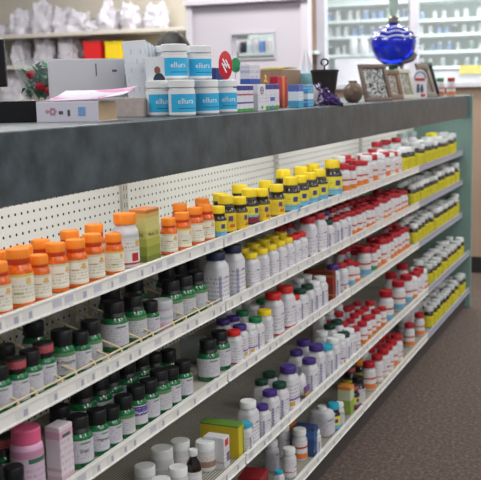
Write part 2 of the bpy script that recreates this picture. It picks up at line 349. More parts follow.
        P.append(('lettering', text_round('ellura', .8, r+.05, 1.3, -.62).me('lettering', mat('print_white', 'eef4f8', .5)), None))
        P.append(('lid', MB().lathe(cap_profile(r*1.0, ch, h-ch), rib=.02, seg=48).me('lid', capm('white'), True), None))
    elif form[0] == 's':           # syrup bottle
        P.append(('bottle_body', MB().lathe([(.75, 0), (.85, .1), (.85, 2.6), (.7, 3.1), (.42, 3.6), (.42, 3.9), (.02, 3.9)]).me('bottle_body', mat('syrup_brown', '1c120e', .1, coat=.6), True), None))
        P.append(('label', MB().lathe([(.87, .25), (.87, 2.2)], close=False).me('label', LB['jar'], True), None))
        P.append(('cap', MB().lathe(cap_profile(.5, .7, 3.85), rib=.03, seg=30).me('cap', capm(cap), True), None))
    elif form[0] == 'k':           # big jug with handle hollow
        P.append(('bottle_body', MB().lathe([(1.3, 0), (1.45, .15), (1.5, .4), (1.5, 3.2), (1.3, 3.7), (.8, 4.0), (.02, 4.0)], seg=40, sq=3.4, sx=1.25).me('bottle_body', mat('white_plastic', '', .35), True), None))
        P.append(('label', MB().lathe([(1.52, .4), (1.52, 3.0)], seg=40, sq=3.4, sx=1.25, close=False).me('label', LB[lab], True), None))
        P.append(('cap', MB().lathe(cap_profile(.72, .5, 3.95), rib=.03, seg=30).me('cap', capm(cap), True), None))
    PROTO[kind] = P
    return P
COUNT = {}
SPOTS = []
def place(kind, x, y, z, label, group=None, rz=0, name=None, cat=None, scale=1):
    form = kind[0]
    nm = name or {'o': 'orange_vitamin_bottle', 'g': 'green_vitamin_bottle', 'y': 'amber_vitamin_bottle', 'd': 'amber_vitamin_bottle', 'h': 'square_vitamin_bottle', 'w': 'round_vitamin_bottle', 'f': 'yellow_labelled_bottle', 'j': 'jar', 't': 'supplement_tub', 's': 'syrup_bottle', 'k': 'jug'}[form]
    cat = cat or {'j': 'jar', 't': 'tub'}.get(form, 'bottle')
    t = thing(nm, label, cat, (x, y, z), rz, group)
    if scale != 1: t.scale = (scale,)*3
    for pn, me, pl in bottle(kind):
        o = link(pn, me, t)
        if pl: o['label'] = pl
    COUNT[group] = COUNT.get(group, 0)+1
    return t
def rad(kind):
    h = float(kind.split('/')[0][1:] or 0)/10 if kind[0] not in 'tsk' else 0
    return {'t': 1.38, 's': .87, 'k': 1.5}.get(kind[0]) or h*({'j': .335, 'h': .25 if h < 5 else .23}.get(kind[0], .28 if h >= 4.4 and kind[0] in 'gyd' else .25))
def on(k, px, d, kind, label, group=None, rz=None, **kw):
    """stand a bottle on tier k, its base centre seen at px, its axis d inches behind the shelf front"""
    X = XF[k]-d; y = line(px, X, ZD[k]); r = rad(kind)
    for _ in range(12):                       # push apart anything that would overlap
        hit = False
        for (a, b_, c, q) in SPOTS:
            if a == k:
                dx, dy_ = X-b_, y-c; D = math.hypot(dx, dy_); m = r+q+.02
                if D < m:
                    s_ = (m-D)+.01
                    if abs(dy_) < 1e-6: dy_ = .01
                    y += s_*(1 if dy_ > 0 else -1) if abs(dx) < m*.8 else 0
                    X -= s_ if abs(dx) >= m*.8 and dx < 0 else 0
                    hit = True
        if not hit: break
    X = max(X, XB+r+.6)
    SPOTS.append((k, X, y, r))
    return place(kind, X, y, ZD[k], label, group, random.uniform(-.25, .25) if rz is None else rz, **kw)
#ITEMS
# ------------------------------------------------------------------ products, tier by tier
# top tier, orange-capped vitamins
G = 'orange-capped vitamin bottles on the top tier'
for px, d, kd, lab in [
  (0, 1.3, 'o41/orange/cream', 'orange vitamin bottle cut by the left picture edge, front row of top shelf'),
  (21, 1.4, 'o47/orange/cream2', 'large orange vitamin bottle with pale green-edged label, second from left on top shelf'),
  (41, 1.2, 'o38/orange/cream', 'smaller orange bottle standing between two larger ones, third from left on top shelf'),
  (58, 1.9, 'o42/orange/cream', 'orange bottle with dark red seal, half hidden behind the third bottle on top shelf'),
  (73, 1.3, 'o42/orange/cream', 'orange bottle, fifth from left in front row of top shelf, another cap right behind'),
  (94, 1.3, 'o43/orange/cream', 'orange bottle with cream label, sixth from left, just before the short wide one'),
  (115, 1.2, 'o38/orange/cream2', 'short orange bottle with yellow-edged label, left of the red-fruit bottle'),
  (169.5, 1.2, 'o38/orange/cream', 'orange bottle right next to the green and orange carton, front row'),
  (183, 1.2, 'o40/orange/cream2', 'orange bottle with yellow-edged label, second right of the green carton'),
  (196, 1.4, 'o41/orange/cream', 'orange bottle, third right of the green carton, front row of top shelf'),
  (206.5, 1.3, 'o41/orange/cream', 'orange bottle, last in front row before the yellow-labelled bottles'),
]: on(1, px, d, kd, lab, G)
for px, d, kd, lab in [
  (3, 4.0, 'o42/orange/cream', 'orange cap peeking out at the far left edge, back row of top shelf'),
  (26, 4.0, 'o41/orange/cream', 'back-row orange bottle behind the second front bottle on the top shelf'),
  (43, 4.2, 'o42/orange/cream', 'back-row orange bottle behind the smaller third front bottle, top shelf'),
  (72, 4.0, 'o44/orange/cream', 'back-row orange bottle behind the fifth front bottle on the top shelf'),
  (96, 4.0, 'o44/orange/cream', 'back-row orange bottle behind the sixth front bottle on the top shelf'),
  (181, 4.2, 'o42/orange/cream', 'left of two back-row orange bottles, close to the green carton'),
  (203, 4.0, 'o42/orange/cream', 'right of two back-row orange bottles, near the yellow-labelled bottles'),
]: on(1, px, d, kd, lab, G)
on(1, 127, 2.0, 'w52/orange/cherry', 'large clear bottle with orange cap and red fruit on its label, top shelf')
def carton(nm, lab, cat, x, y, z, sx, sy, sz, m, rz=0, group=None, writing=(), extra=(), name='carton'):
    """a folded carton with its flap seams; (x, y) its centre"""
    t = thing(nm, lab, cat, (x, y, z), rz, group)
    link('carton_body', MB().bbox(-sx/2, sx/2, -sy/2, sy/2, 0, sz, .04, seg=1).me('carton_body', m), t)
    link('top_flap', MB().box(-sx/2+.03, sx/2-.1, -sy/2+.03, sy/2-.03, sz, sz+.025).me('top_flap', m), t)
    for (s, size, face, off, h, mm) in writing:
        if face == 'x': T = Matrix.Translation((sx/2+.02, off, h))
        else: T = Matrix.Translation((off, -sy/2-.02, h)) @ Matrix.Rotation(-PI/2, 4, 'Z')
        link('lettering', text_flat(s, size, T).me('lettering', mm), t)
    for (pn, face, a0, a1, z0, z1, mm) in extra:
        b_ = MB().box(sx/2, sx/2+.02, a0, a1, z0, z1) if face == 'x' else MB().box(a0, a1, -sy/2-.02, -sy/2, z0, z1)
        link(pn, b_.me(pn, mm), t)
    return t
def on_box(k, px, d, r): X = XF[k]-d; y = line(px, X, ZD[k]); SPOTS.append((k, X, y, r)); return X, y
greencart = label_mat('carton_green', [(0, '6f7a2c'), (.12, '8b9338'), (.3, 'a9aa4c'), (.45, 'c2bf6a'), (.6, 'd3ca7e'), (.85, 'd8b464'), (.93, 'c9783c')], text=None)
x, y = on_box(1, 146, 1.9, 1.5)
carton('vitamin_carton', 'tall green to yellow carton with orange top, standing beside the red-fruit bottle', 'carton', x, y, ZD[1], 1.9, 2.7, 5.2, greencart, 0,
       writing=(('Multi', .62, 'y', 0, 2.55, mat('print_dark', '2c2a26', .6)), ('Multi 50', .58, 'x', 0, 2.55, mat('print_dark', '', .6))))
G = 'yellow-capped bottles on the top tier'
for px, d, kd, lab in [
  (219, 1.0, 'y36/yellow/yelblue', 'small yellow and blue labelled bottle touching the last orange bottle'),
  (226.5, 1.8, 'y44/yellow/yellow2', 'taller yellow-labelled bottle, second of the yellow-capped row'),
  (239.5, 1.0, 'y40/yellow/yellow2', 'short yellow-labelled bottle standing in front of a dark maroon one'),
  (249.5, 1.9, 'y44/yellow/yelmar', 'dark bottle with maroon and yellow label among the yellow-capped bottles'),
  (260, 1.1, 'y42/yellow/yellow2', 'yellow-labelled bottle, fifth of the yellow-capped row, right of maroon label'),
  (277, 1.2, 'y42/yellow/yellow2', 'all yellow bottle with a clear gap on its left, top shelf'),
  (291, 1.1, 'y47/yellow/yelblue', 'yellow-capped bottle with light blue label foot, first of four alike'),
  (300.5, 1.4, 'y45/yellow/yelblue', 'yellow-capped bottle with light blue label foot, second of four alike'),
  (310, 1.3, 'y46/yellow/yelblue', 'yellow-capped bottle with light blue label foot, third of four alike'),
  (319.5, 1.2, 'y47/yellow/yelblue', 'yellow-capped bottle with light blue label foot, fourth of four alike'),
  (332.5, 1.4, 'y56/yellow/yelblue', 'largest dark yellow-capped bottle, just left of the red-capped ones'),
]: on(1, px, d, kd, lab, G)
for px, d, kd, lab in [
  (221, 4.2, 'y42/yellow/yellow', 'back-row yellow-capped bottle behind the first two yellow ones'),
  (240, 4.4, 'y46/yellow/yellow', 'back-row yellow-capped bottle behind the short front one'),
  (266, 4.2, 'y43/yellow/yellow', 'back-row yellow-capped bottle seen in the gap before the all yellow one'),
  (284, 4.2, 'y52/yellow/yellow', 'left back-row yellow-capped bottle behind the blue-footed four'),
  (301, 4.4, 'y50/yellow/yellow', 'middle back-row yellow-capped bottle behind the blue-footed four'),
  (313, 4.4, 'y50/yellow/yellow', 'right back-row yellow-capped bottle behind the blue-footed four'),
]: on(1, px, d, kd, lab, G)
on(1, 339, 4.4, 'w52/white/white', 'white-capped bottle half hidden behind the largest dark yellow-capped bottle')

FY = ['f44/silver/faryel', 'f44/white/faryel', 'f48/silver/faryel']
def fill(k, px0, px1, rows, kinds, what, group, gap=.5, jit=.35, d0=1.25, step=2.0, rows_named=True):
    """a packed block of alike bottles: rows deep, shoulder to shoulder along the shelf"""
    if kinds is FY: gap = .75; step = 2.7
    for r_ in range(rows):
        d = d0 + r_*step; X = XF[k]-d
        y = line(px0, XF[k]-d0, ZD[k]) + r_*.5; y1 = line(px1, XF[k]-d0, ZD[k]); n = 0
        while True:
            kd = random.choice(kinds); r = rad(kd)
            if y+r > y1 or y+2*r > YEND-.1: break
            if any(a == k and math.hypot(X-b_, y+r-c) < r+q for a, b_, c, q in SPOTS): y += .3; continue
            xx = X-random.uniform(0, jit)*.9
            rn = ('front row', 'second row', 'third row', 'fourth row')[r_]
            lab = '%s, %s from left in the %s' % (what, ordn[min(n, 33)], rn) if rows_named else '%s, %s from left' % (what, ordn[min(n, 33)])
            t = place(kd, xx, y+r, ZD[k], lab, group, random.uniform(-.4, .4), scale=random.uniform(.92, 1.07))
            SPOTS.append((k, xx, y+r, r)); n += 1
            y += 2*r+gap+random.uniform(0, jit)
RO = ['w42/red/redorange', 'w46/red/redorange', 'w44/red/redplain']
# top tier, third and farthest sections
for px, d, kd, lab in [
  (343.5, 1.2, 'w46/red/redorange', 'red-capped white bottle touching the largest dark yellow-capped bottle'),
  (351, 1.1, 'w40/red/redorange', 'short red-capped orange-footed bottle at the right end of the second section'),
]: on(1, px, d, kd, lab, 'red-capped bottles on the top tier')
fill(1, 356, 398, 3, ['w46/red/redorange', 'w43/red/redorange', 'w50/red/redplain', 'w46/white/redplain'], 'red-capped white bottle on the top tier', 'red-capped bottles on the top tier')
for i, px in enumerate((377, 386, 396)): on(1, px, 8.2, 'w54/red/redplain', 'tall red-capped bottle against the pegboard, %s of three at the back of top shelf' % ordn[i], 'tall red-capped bottles at the back')
for i, px in enumerate((402, 411.5)): on(1, px, 9.5, 'w58/grey/white', 'grey-green capped bottle at the pegboard, %s of two beyond the red caps' % ('left', 'right')[i], 'grey-green capped bottles')
fill(1, 402, 455, 2, FY, 'yellow-labelled white-capped bottle on the top tier', 'yellow-labelled bottles on the top tier')
x, y = on_box(1, 431, 5.6, 1.3)
carton('vitamin_carton', 'bright yellow carton standing behind the yellow-labelled bottles, far end of top shelf', 'carton', x, y, ZD[1], 1.6, 5.5, 5.2, mat('carton_yellow', 'd8cf2c', .5))

# second tier: green bottles behind a cream wire front
G = 'green bottles on the second tier'
for px, d, kd, lab in [
  (1, 1.9, 'g38/black/white', 'green bottle with black cap at the left picture edge, second tier front'),
  (15, 1.7, 'g38/maroon/white', 'green bottle with red printed cap nearest the left edge, second tier'),
  (30, 1.8, 'g39/black/white', 'black-capped green bottle between the two red-capped green bottles'),
  (45.5, 2.0, 'g40/maroon/white', 'green bottle with red printed cap, the right one of two, second tier'),
  (64, 2.2, 'g43/black/whiteg', 'larger green bottle right of the red-capped ones, lettered label'),
  (78.5, 1.7, 'g37/black/white', 'narrow green bottle between the larger lettered one and a taller one'),
  (92, 2.3, 'g40/black/whiteg', 'green bottle just left of the wide gap on second tier'),
  (115.5, 2.6, 'g48/black/white', 'biggest green bottle with wide white label, right of the gap, second tier'),
  (135, 2.5, 'g46/black/whiteg', 'green bottle right of the biggest one, second tier'),
  (145.5, 1.8, 'g36/black/white', 'small green bottle touching the pale pink jar on its left'),
  (172, 2.4, 'g46/black/whiteg', 'green bottle right of the pale pink jar, second tier'),
  (184.5, 2.2, 'g46/black/whiteg', 'green bottle, middle of the last three before the tall purple-capped pair'),
  (197, 2.2, 'g45/black/whiteg', 'green bottle, last before the tall purple-capped pair'),
]:
    t = on(2, px, d, kd, lab, G)
    if px == 64: link('lettering', text_round('B-Complex', .4, 4.3*.25+.06, 1.5, -.45).me('lettering', mat('print_dark', '', .6)), t)
for px, d, kd, lab in [
  (8, 5.0, 'g38/black/white', 'dark back-row bottle near the left edge on the second tier'),
  (36, 6.4, 'g43/black/white', 'dark back-row bottle seen over the first black-capped one'),
  (112, 6.2, 'g48/black/white', 'dark back-row bottle behind the biggest green bottle'),
  (136, 6.0, 'g47/black/white', 'dark back-row bottle behind the bottle right of the biggest one'),
  (168, 5.8, 'g47/black/white', 'dark back-row bottle above the pale pink jar, second tier'),
  (180, 5.8, 'g47/black/white', 'dark back-row bottle behind the last three green bottles, left one'),
  (192, 5.8, 'g47/black/white', 'dark back-row bottle behind the last three green bottles, right one'),
]: on(2, px, d, kd, lab, G)
LB['pinkjar'] = label_mat('label_pinkjar', [(0, 'cfb0c6'), (.45, 'd0c8d2'), (.62, 'a9b6bb'), (.75, 'c9ccd0')], text='9a88a4')
PROTO['j33/grey/pinkjar'] = [('jar_body', MB().lathe([(1.0, 0), (1.08, .1), (1.08, 2.3), (1.0, 2.4), (.02, 2.4)]).me('jar_body', mat('jar_pink', 'cdb6c8', .35), True), None),
   ('label', MB().lathe([(1.1, .15), (1.1, 2.2)], close=False).me('label', LB['pinkjar'], True), None),
   ('lid', MB().lathe(cap_profile(1.12, .9, 2.4), rib=.015, seg=40).me('lid', mat('lid_smoke', 'b7babd', .25), True), None)]
on(2, 159.5, 1.6, 'j33/grey/pinkjar', 'squat pale pink jar with grey lid between green bottles, second tier')
# wire front and dividers
for sec, (a, bnd) in enumerate(((-60, 225),)):
    ya = YJ-48+.6; yb = YJ-.6
    t = thing('wire_front_rail', 'cream wire front with sloping dividers holding the green bottles on second tier', 'shelf divider', (XS, ya, ZD[2]), 0)
    link('rail', MB().tube([(-.3, 0, .98), (-.3, yb-ya, .98)], .085).tube([(-.3, 0, .12), (-.3, yb-ya, .12)], .06).me('rail', fence_m, True), t)
    for px in (-40, -20, 18, 36.5, 62, 76, 95, 108, 121.5, 141, 153, 173.5, 186, 199, 212):
        yy = line(px, XS-.3, ZD[2]+.98)-ya
        if yy < 0 or yy > 47: continue
        link('divider', MB().tube([(-.3, yy, .1), (-.3, yy, .98), (-.9, yy, 1.15), (-12.2, yy, 4.6), (-12.3, yy, .1)], .115).tube([(-.5, yy, .1), (-12.3, yy, .1)], .05).me('divider', fence_m, True), t)
# second tier, second section
x, y = on_box(2, 205, 4.2, 1.0)
for px, d, lab in [(217, 1.6, 'left of two tall white bottles with dark purple caps under the shelf joint'), (233.5, 1.7, 'right of two tall white bottles with dark purple caps under the shelf joint')]:
    on(2, px, d, 'h61/navy/house', lab, 'tall purple-capped white bottles')
on(2, 212, 5.0, 'h61/navy/house', 'white bottle hidden behind the left tall purple-capped bottle', 'tall purple-capped white bottles')
for i, px in enumerate((251, 261.5, 270.5, 279, 286.5)):
    on(2, px, 1.25, 'h44/yellow/housey', 'yellow-capped white bottle on second tier, %s from left in its front row' % ordn[i], 'yellow-capped white bottles')
for i, px in enumerate((243, 254, 264, 273, 281)):
    on(2, px, 3.7, 'h44/yellow/housey', 'yellow-capped white bottle on second tier, %s from left in the row behind' % ordn[i], 'yellow-capped white bottles')
for i, px in enumerate((293.5, 300)):
    on(2, px, 1.25, 'h44/brightred/houser', 'red-capped white bottle right of the yellow-capped row, %s of two' % ('left', 'right')[i], 'short red-capped white bottles')
for i, px in enumerate((281, 289)):
    on(2, px, 5.9, 'h44/brightred/houser', 'red-capped white bottle behind the yellow caps, %s of two' % ('left', 'right')[i], 'short red-capped white bottles')
for i, px in enumerate((308, 317.5)):
    on(2, px, 1.4, 'h61/red/houser', 'tall white bottle with arched label under second joint, %s of two on second tier' % ('left', 'right')[i], 'tall white bottles on second tier')
    on(2, px-6, 4.2, 'h60/maroon/house', 'tall white bottle standing behind the arched-label pair, %s one' % ('left', 'right')[i], 'tall white bottles on second tier')
for i, (px, c) in enumerate(((327, 'dkgreen'), (334, 'red'), (340, 'red'), (345.5, 'red'))):
    on(2, px, 1.3, 'h44/%s/house' % c, 'short white bottle with %s cap right of the tall pair, %s of four' % (('dark green' if c == 'dkgreen' else 'red'), ordn[i]), 'short white bottles on second tier')
for i, px in enumerate((324, 331, 338, 344)):
    on(2, px, 3.9, 'h50/%s/house' % ('purple' if i == 0 else 'red'), 'white bottle in the row behind the short four, %s from left' % ordn[i], 'short white bottles on second tier')
fill(2, 351, 407, 3, ['w40/red/redorange', 'w40/red/redorange', 'w43/red/redplain'], 'red-capped orange-footed bottle on the second tier', 'red-capped bottles on the second tier', d0=1.1, step=2.0)
place('w50/white/faryel', XS-1.8, YEND-1.6, ZD[2], 'larger white-capped bottle at the far end of the second tier'); SPOTS.append((2, XS-1.8, YEND-1.6, 1.25))
fill(2, 411, 456, 2, FY, 'yellow-labelled white-capped bottle on the second tier', 'yellow-labelled bottles on the second tier')

# middle tier
G = 'green bottles on the middle tier'
PROTO['w62/pink/pinklab'] = [('bottle_body', MB().lathe([(1.22, 0), (1.32, .12), (1.32, 4.4), (1.2, 4.7), (1.1, 4.8), (.02, 4.8)]).me('bottle_body', mat('bottle_pink', 'd8a8c4', .35), True), None),
   ('label', MB().lathe([(1.34, .3), (1.34, 4.3)], close=False).me('label', LB['pinklab'], True), None),
   ('cap', MB().lathe(cap_profile(1.18, 1.25, 4.75), rib=.02, seg=48).me('cap', capm('pink'), True), 'wide bright pink cap')]
on(3, 30, 1.75, 'w62/pink/pinklab', 'tall pink bottle with wide pink cap at lower left of middle tier', cat='bottle')
x, y = on_box(3, 61.5, 1.5, 1.25)
carton('vitamin_carton', 'slim pale pink and white carton between the pink bottle and the iron bottle', 'carton', x, y, ZD[3], 1.5, 1.9, 4.8,
       label_mat('carton_pink', [(0, 'd2b4c4'), (.1, 'd8cfd6'), (.78, 'd2a4bc'), (.92, 'd8cfd6')], text='b0708e', tz=(.1, .75), flat=True, patches=((0, .3, .8, .86, '47685c'),)), 0)
for px, d, kd, lab in [
  (-6, 1.5, 'g46/black/white', 'dark green bottle mostly cut off at bottom left of middle tier'),
  (12, 1.1, 'g38/black/white', 'low green bottle with black cap in front of the tall pink bottle'),
  (80, 1.6, 'g46/black/white', 'large green bottle lettered Iron beside the pale pink carton'),
  (98.5, 1.5, 'g42/black/white', 'green bottle just right of the one lettered Iron'),
  (112.5, 1.3, 'g38/black/white', 'small green bottle, second right of the Iron bottle'),
  (125, 1.4, 'g41/black/whiteg', 'green bottle just left of the purple-labelled one'),
  (137.5, 1.6, 'g42/black/purplelab', 'green bottle with a purple band on its label, middle tier'),
  (147.5, 1.4, 'g42/black/white', 'green bottle just right of the purple-labelled one'),
  (160, 1.5, 'g45/black/whiteg', 'green bottle, third from the right before the empty stretch'),
  (171.5, 1.4, 'g41/black/white', 'green bottle, second from the right before the empty stretch'),
  (184, 1.3, 'g41/black/white', 'green bottle standing last before the empty stretch of middle tier'),
  (209, 1.5, 'g47/black/white', 'left green bottle of the pair beside the shelf joint, middle tier'),
  (220.5, 2.0, 'g46/black/white', 'right green bottle of the pair beside the shelf joint, middle tier'),
]:
    t = on(3, px, d, kd, lab, G)
    if px == 98.5: link('lettering', text_round('Magnesium', .34, 4.2*.25+.06, 1.5, -.45).me('lettering', mat('print_dark', '', .6)), t)
    if px == 137.5: link('lettering', text_round('Magnesium', .34, 4.2*.25+.06, 1.6, -.45).me('lettering', mat('print_white', 'eef4f8', .5)), t)
    if 'Iron' in lab and 'lettered Iron beside' in lab:
        link('lettering', text_round('Iron', .5, 4.6*.275+.06, 1.5, -.45).me('lettering', mat('print_dark', '', .6)), t)
for px, d, kd, lab in [
  (6, 4.6, 'g48/maroon/white', 'dark bottle behind the tall pink bottle at the left edge'),
  (62, 5.0, 'g44/black/white', 'dark back-row bottle above the pale pink carton'),
  (84, 5.2, 'g52/black/white', 'dark back-row bottle behind the Iron bottle, middle tier'),
  (97, 5.2, 'g50/black/white', 'dark back-row bottle second right of the one above the carton'),
  (112, 5.6, 'g48/black/white', 'dark back-row bottle behind the small green bottle'),
  (125, 5.4, 'g50/black/white', 'dark back-row bottle left of the purple label, middle tier'),
  (140, 5.4, 'g50/black/white', 'dark back-row bottle behind the purple-labelled bottle'),
  (154, 5.2, 'g44/black/white', 'dark back-row bottle right of the purple-labelled bottle'),
  (166, 4.6, 'g42/black/white', 'dark back-row bottle near the empty stretch of middle tier'),
  (112, 8.4, 'g48/black/white', 'dark bottle against the pegboard, left of two on middle tier'),
  (126, 8.4, 'g50/black/white', 'dark bottle against the pegboard, right of two on middle tier'),
]: on(3, px, d, kd, lab, G)
clear = mat('clear_plastic', 'dfe6e8', .08, trans=.85, ior=1.2)
X = XS-6.5; y = line(193, X, ZD[3])
t = thing('acrylic_bin', 'clear plastic bin standing behind the empty stretch of the middle tier', 'bin', (X, y, ZD[3]))
for nm, bx in (('side', (-1.2, 1.2, -.95, -.9, 0, 3)), ('side', (-1.2, 1.2, .9, .95, 0, 3)), ('back_side', (-1.2, -1.15, -.9, .9, 0, 3)), ('front_side', (1.15, 1.2, -.9, .9, 0, 2.2)), ('base', (-1.15, 1.15, -.9, .9, 0, .06))):
    link(nm, MB().box(*bx).me(nm, clear), t)
G = 'white bottles on the middle tier'
for px, d, kd, lab in [
  (232, 1.2, 'h42/brightred/houser', 'short white bottle with bright red cap right beside the green pair'),
  (240.5, 1.5, 'h42/purple/housep', 'short white bottle with purple cap right of the bright red one, middle tier'),
  (247.5, 1.1, 'h38/white/housep', 'short white-capped bottle left of the green-capped one'),
  (256, 1.2, 'h42/green/house', 'white bottle with green cap, front row of middle tier'),
  (265, 1.3, 'h44/yellow/housey', 'white bottle with yellow cap left of the tall red-capped pair'),
  (274, 1.5, 'h59/brightred/houser', 'tall white bottle with red cap, left one of the pair on middle tier'),
  (285.5, 1.5, 'h59/brightred/houser', 'tall white bottle with red cap, right one of the pair on middle tier'),
  (294, 1.2, 'h41/brightred/houser', 'short red-capped white bottle right of the tall red-capped pair'),
  (300.5, 1.3, 'h44/dkgreen/house', 'dark green capped white bottle, left one of two'),
  (307.5, 1.3, 'h44/dkgreen/house', 'dark green capped white bottle, right one of two'),
  (314, 1.2, 'h44/white/house', 'white-capped white bottle leaning against the red carton, left one'),
  (320, 1.2, 'h46/white/house', 'white-capped white bottle leaning against the red carton, right one'),
  (333, 1.3, 'h52/purple/house', 'white bottle with purple cap right of the red carton'),
  (341, 1.3, 'h47/red/housep', 'white bottle with red cap next to the purple-capped one, middle tier'),
]: on(3, px, d, kd, lab, G)
for i, (px, d, c) in enumerate(sorted(((224, 4.6, 'purple'), (233, 4.2, 'purple'), (226, 7.2, 'white'), (236, 7.0, 'white'), (246, 6.6, 'white'), (254, 4.2, 'white'), (263, 4.3, 'green'), (243, 4.2, 'green'), (230, 9.8, 'green'), (241, 9.4, 'green'), (299, 4.4, 'white'), (307, 4.2, 'white'), (315, 4.2, 'white')))):
    on(3, px, d, 'h42/%s/house' % c, 'white bottle with %s cap in middle tier rows behind, %s from left there' % (c, ordn[i]), G)
redc = label_mat('carton_redbrown', [(0, '7a2a1c'), (.5, '8c2418'), (.8, '6e2414')], text='d8a03c', tz=(.1, .9), flat=True, dens=.42)
X = XS-2.6; y = line(320, X, ZD[3])
for q in (-4.3, -2.6, -.9): SPOTS.append((3, XS+q, y, .85))
carton('vitamin_carton', 'dark red and gold carton among white bottles on the middle tier', 'carton', X, y, ZD[3], 4.8, 1.5, 4.7, redc, 0)
for px, d, kd, lab in [
  (349, 1.4, 'w44/red/redblue', 'first red-capped bottle past the second joint on middle tier'),
  (355, 1.1, 'w36/red/redorange', 'small orange-footed bottle near the second joint, middle tier'),
  (364, 1.4, 'w52/red/redblue', 'tall blue-footed red-capped bottle, middle tier third section'),
  (372, 1.3, 'w42/red/redgreen', 'green-footed red-capped bottle, middle tier third section'),
]: on(3, px, d, kd, lab, 'red-capped bottles on the middle tier')
fill(3, 375, 408, 2, RO, 'red-capped white bottle on the middle tier', 'red-capped bottles on the middle tier')
fill(3, 352, 372, 3, ['w46/red/redplain', 'w42/red/redplain'], 'red-capped bottle by second joint, middle tier', 'red-capped bottles on the middle tier', d0=3.4, step=2.2)
fill(3, 385, 410, 1, ['w42/red/redplain'], 'red-capped bottle at the back of the middle tier near third joint', 'red-capped bottles on the middle tier', d0=6.2, rows_named=False)
place('w52/white/faryel', XS-1.8, YEND-1.6, ZD[3], 'larger white-capped bottle at the far end of the middle tier'); SPOTS.append((3, XS-1.8, YEND-1.6, 1.3))
fill(3, 412, 455, 2, FY, 'yellow-labelled white-capped bottle on the middle tier', 'yellow-labelled bottles on the middle tier')
# fourth tier
G = 'white jars on the fourth tier'
for px, d, kd, lab in [
  (128, 3.2, 'j31/white/jar', 'leftmost white jar lid rising from the bottom picture edge'),
  (146, 3.0, 'j31/white/jar', 'white jar in the front row, second from the left edge of the cluster'),
  (162, 3.2, 'j31/white/jar', 'white jar in the front row, third from the left edge of the cluster'),
  (179, 3.0, 'j31/white/jar', 'white jar in the front row just left of the dark syrup bottle'),
  (146, 6.2, 'j34/white/jar', 'white jar in the second row, left of the tallest one'),
  (163, 6.4, 'j38/white/jar', 'tallest white jar in the second row of the cluster'),
  (181, 6.0, 'j34/white/jar', 'white jar in the second row behind the dark syrup bottle'),
  (140, 1.2, 'j27/white/jar', 'low white jar at the shelf front, left one of two by bottom edge'),
  (163, .95, 'j27/white/jar', 'low white jar at the shelf front, right one of two by bottom edge'),
]: on(4, px, d, kd, lab, G)
on(4, 194, 2.0, 's/white/x', 'dark brown syrup bottle with white cap among the white jars', name='syrup_bottle')
on(4, 206, 3.2, 'j34/white/jarbrown', 'white jar with brown label between the syrup bottle and the cartons')
X = XD-2.3; y = line(216, X, ZD[4])+.3; SPOTS.append((4, X, y, 1.3))
carton('vitamin_carton', 'white and grey carton with red flash standing in front of the yellow carton', 'carton', X, y, ZD[4], 2.6, 1.5, 3.7,
       label_mat('carton_white', [(0, 'd4d4d6')], text='7a7a88', flat=True, patches=((.0, .3, .72, .94, 'cf3440'), (.2, .25, .2, .5, '7a5a8a'))), .0)
X = XD-3.2; y = line(217, X, ZD[4])+1.6
carton('vitamin_carton', 'yellow and green carton standing behind the white one, fourth tier', 'carton', X, y, ZD[4], 5.0, 1.6, 4.0,
       label_mat('carton_yellowgreen', [(0, 'd0b92a'), (.88, 'cdb92c'), (.95, '5c8a34')], text=None, flat=True, patches=((.3, .1, .0, .9, '4f8a3a'),)), .0)
for q in (-4.8, -3, -1.2): SPOTS.append((4, XD+q, y, .9))
G = 'white bottles on the fourth tier'
for px, d, kd, lab in [
  (242, 1.0, 'h36/teal/house', 'low white bottle with bright blue cap beside the yellow carton'),
  (249, 1.7, 'h54/white/house', 'tall white bottle with white cap behind the bright blue cap'),
  (262.5, 1.1, 'h40/purple/house', 'small purple-capped bottle right of the tall white-capped one'),
  (270.5, 1.6, 'h46/purple/house', 'purple-capped bottle between the small one and the dark green cap'),
  (280, 1.6, 'h46/dkgreen/house', 'white bottle with dark green cap, front one of the two'),
  (289, 1.5, 'h60/purple/housep', 'tall purple-capped bottle beside the crumpled white pouch'),
  (309.5, 1.4, 'h48/purple/house', 'purple-capped bottle right of the crumpled white pouch'),
  (316.5, 1.7, 'h58/purple/house', 'tall purple-capped bottle left of the bright blue capped one'),
  (326.5, 1.4, 'h48/teal/house', 'bright blue capped white bottle before the white and green caps'),
  (333, 1.4, 'h50/white/house', 'white-capped bottle just right of the bright blue cap, fourth tier'),
  (339, 1.3, 'h48/white/housep', 'white-capped bottle, second right of the bright blue cap'),
  (344, 1.3, 'h46/dkgreen/house', 'dark green capped white bottle next to the red-capped block'),
  (348.5, 1.3, 'h46/white/house', 'last white-capped bottle before the red-capped block'),
]: on(4, px, d, kd, lab, G)
for i, (px, d, c, h) in enumerate(sorted(((270, 4.6, 'dkgreen', 46), (297, 4.6, 'purple', 48), (304, 4.6, 'purple', 56), (322, 4.6, 'white', 48), (330, 4.8, 'dkgreen', 48), (337, 4.6, 'dkgreen', 48), (320, 8.0, 'white', 50), (329, 8.0, 'white', 50), (338, 7.6, 'white', 50), (262, 4.6, 'dkgreen', 44)))):
    on(4, px, d, 'h%d/%s/house' % (h, c), 'white bottle with %s cap behind fourth tier front row, %s from left there' % (c, ordn[i]), G)
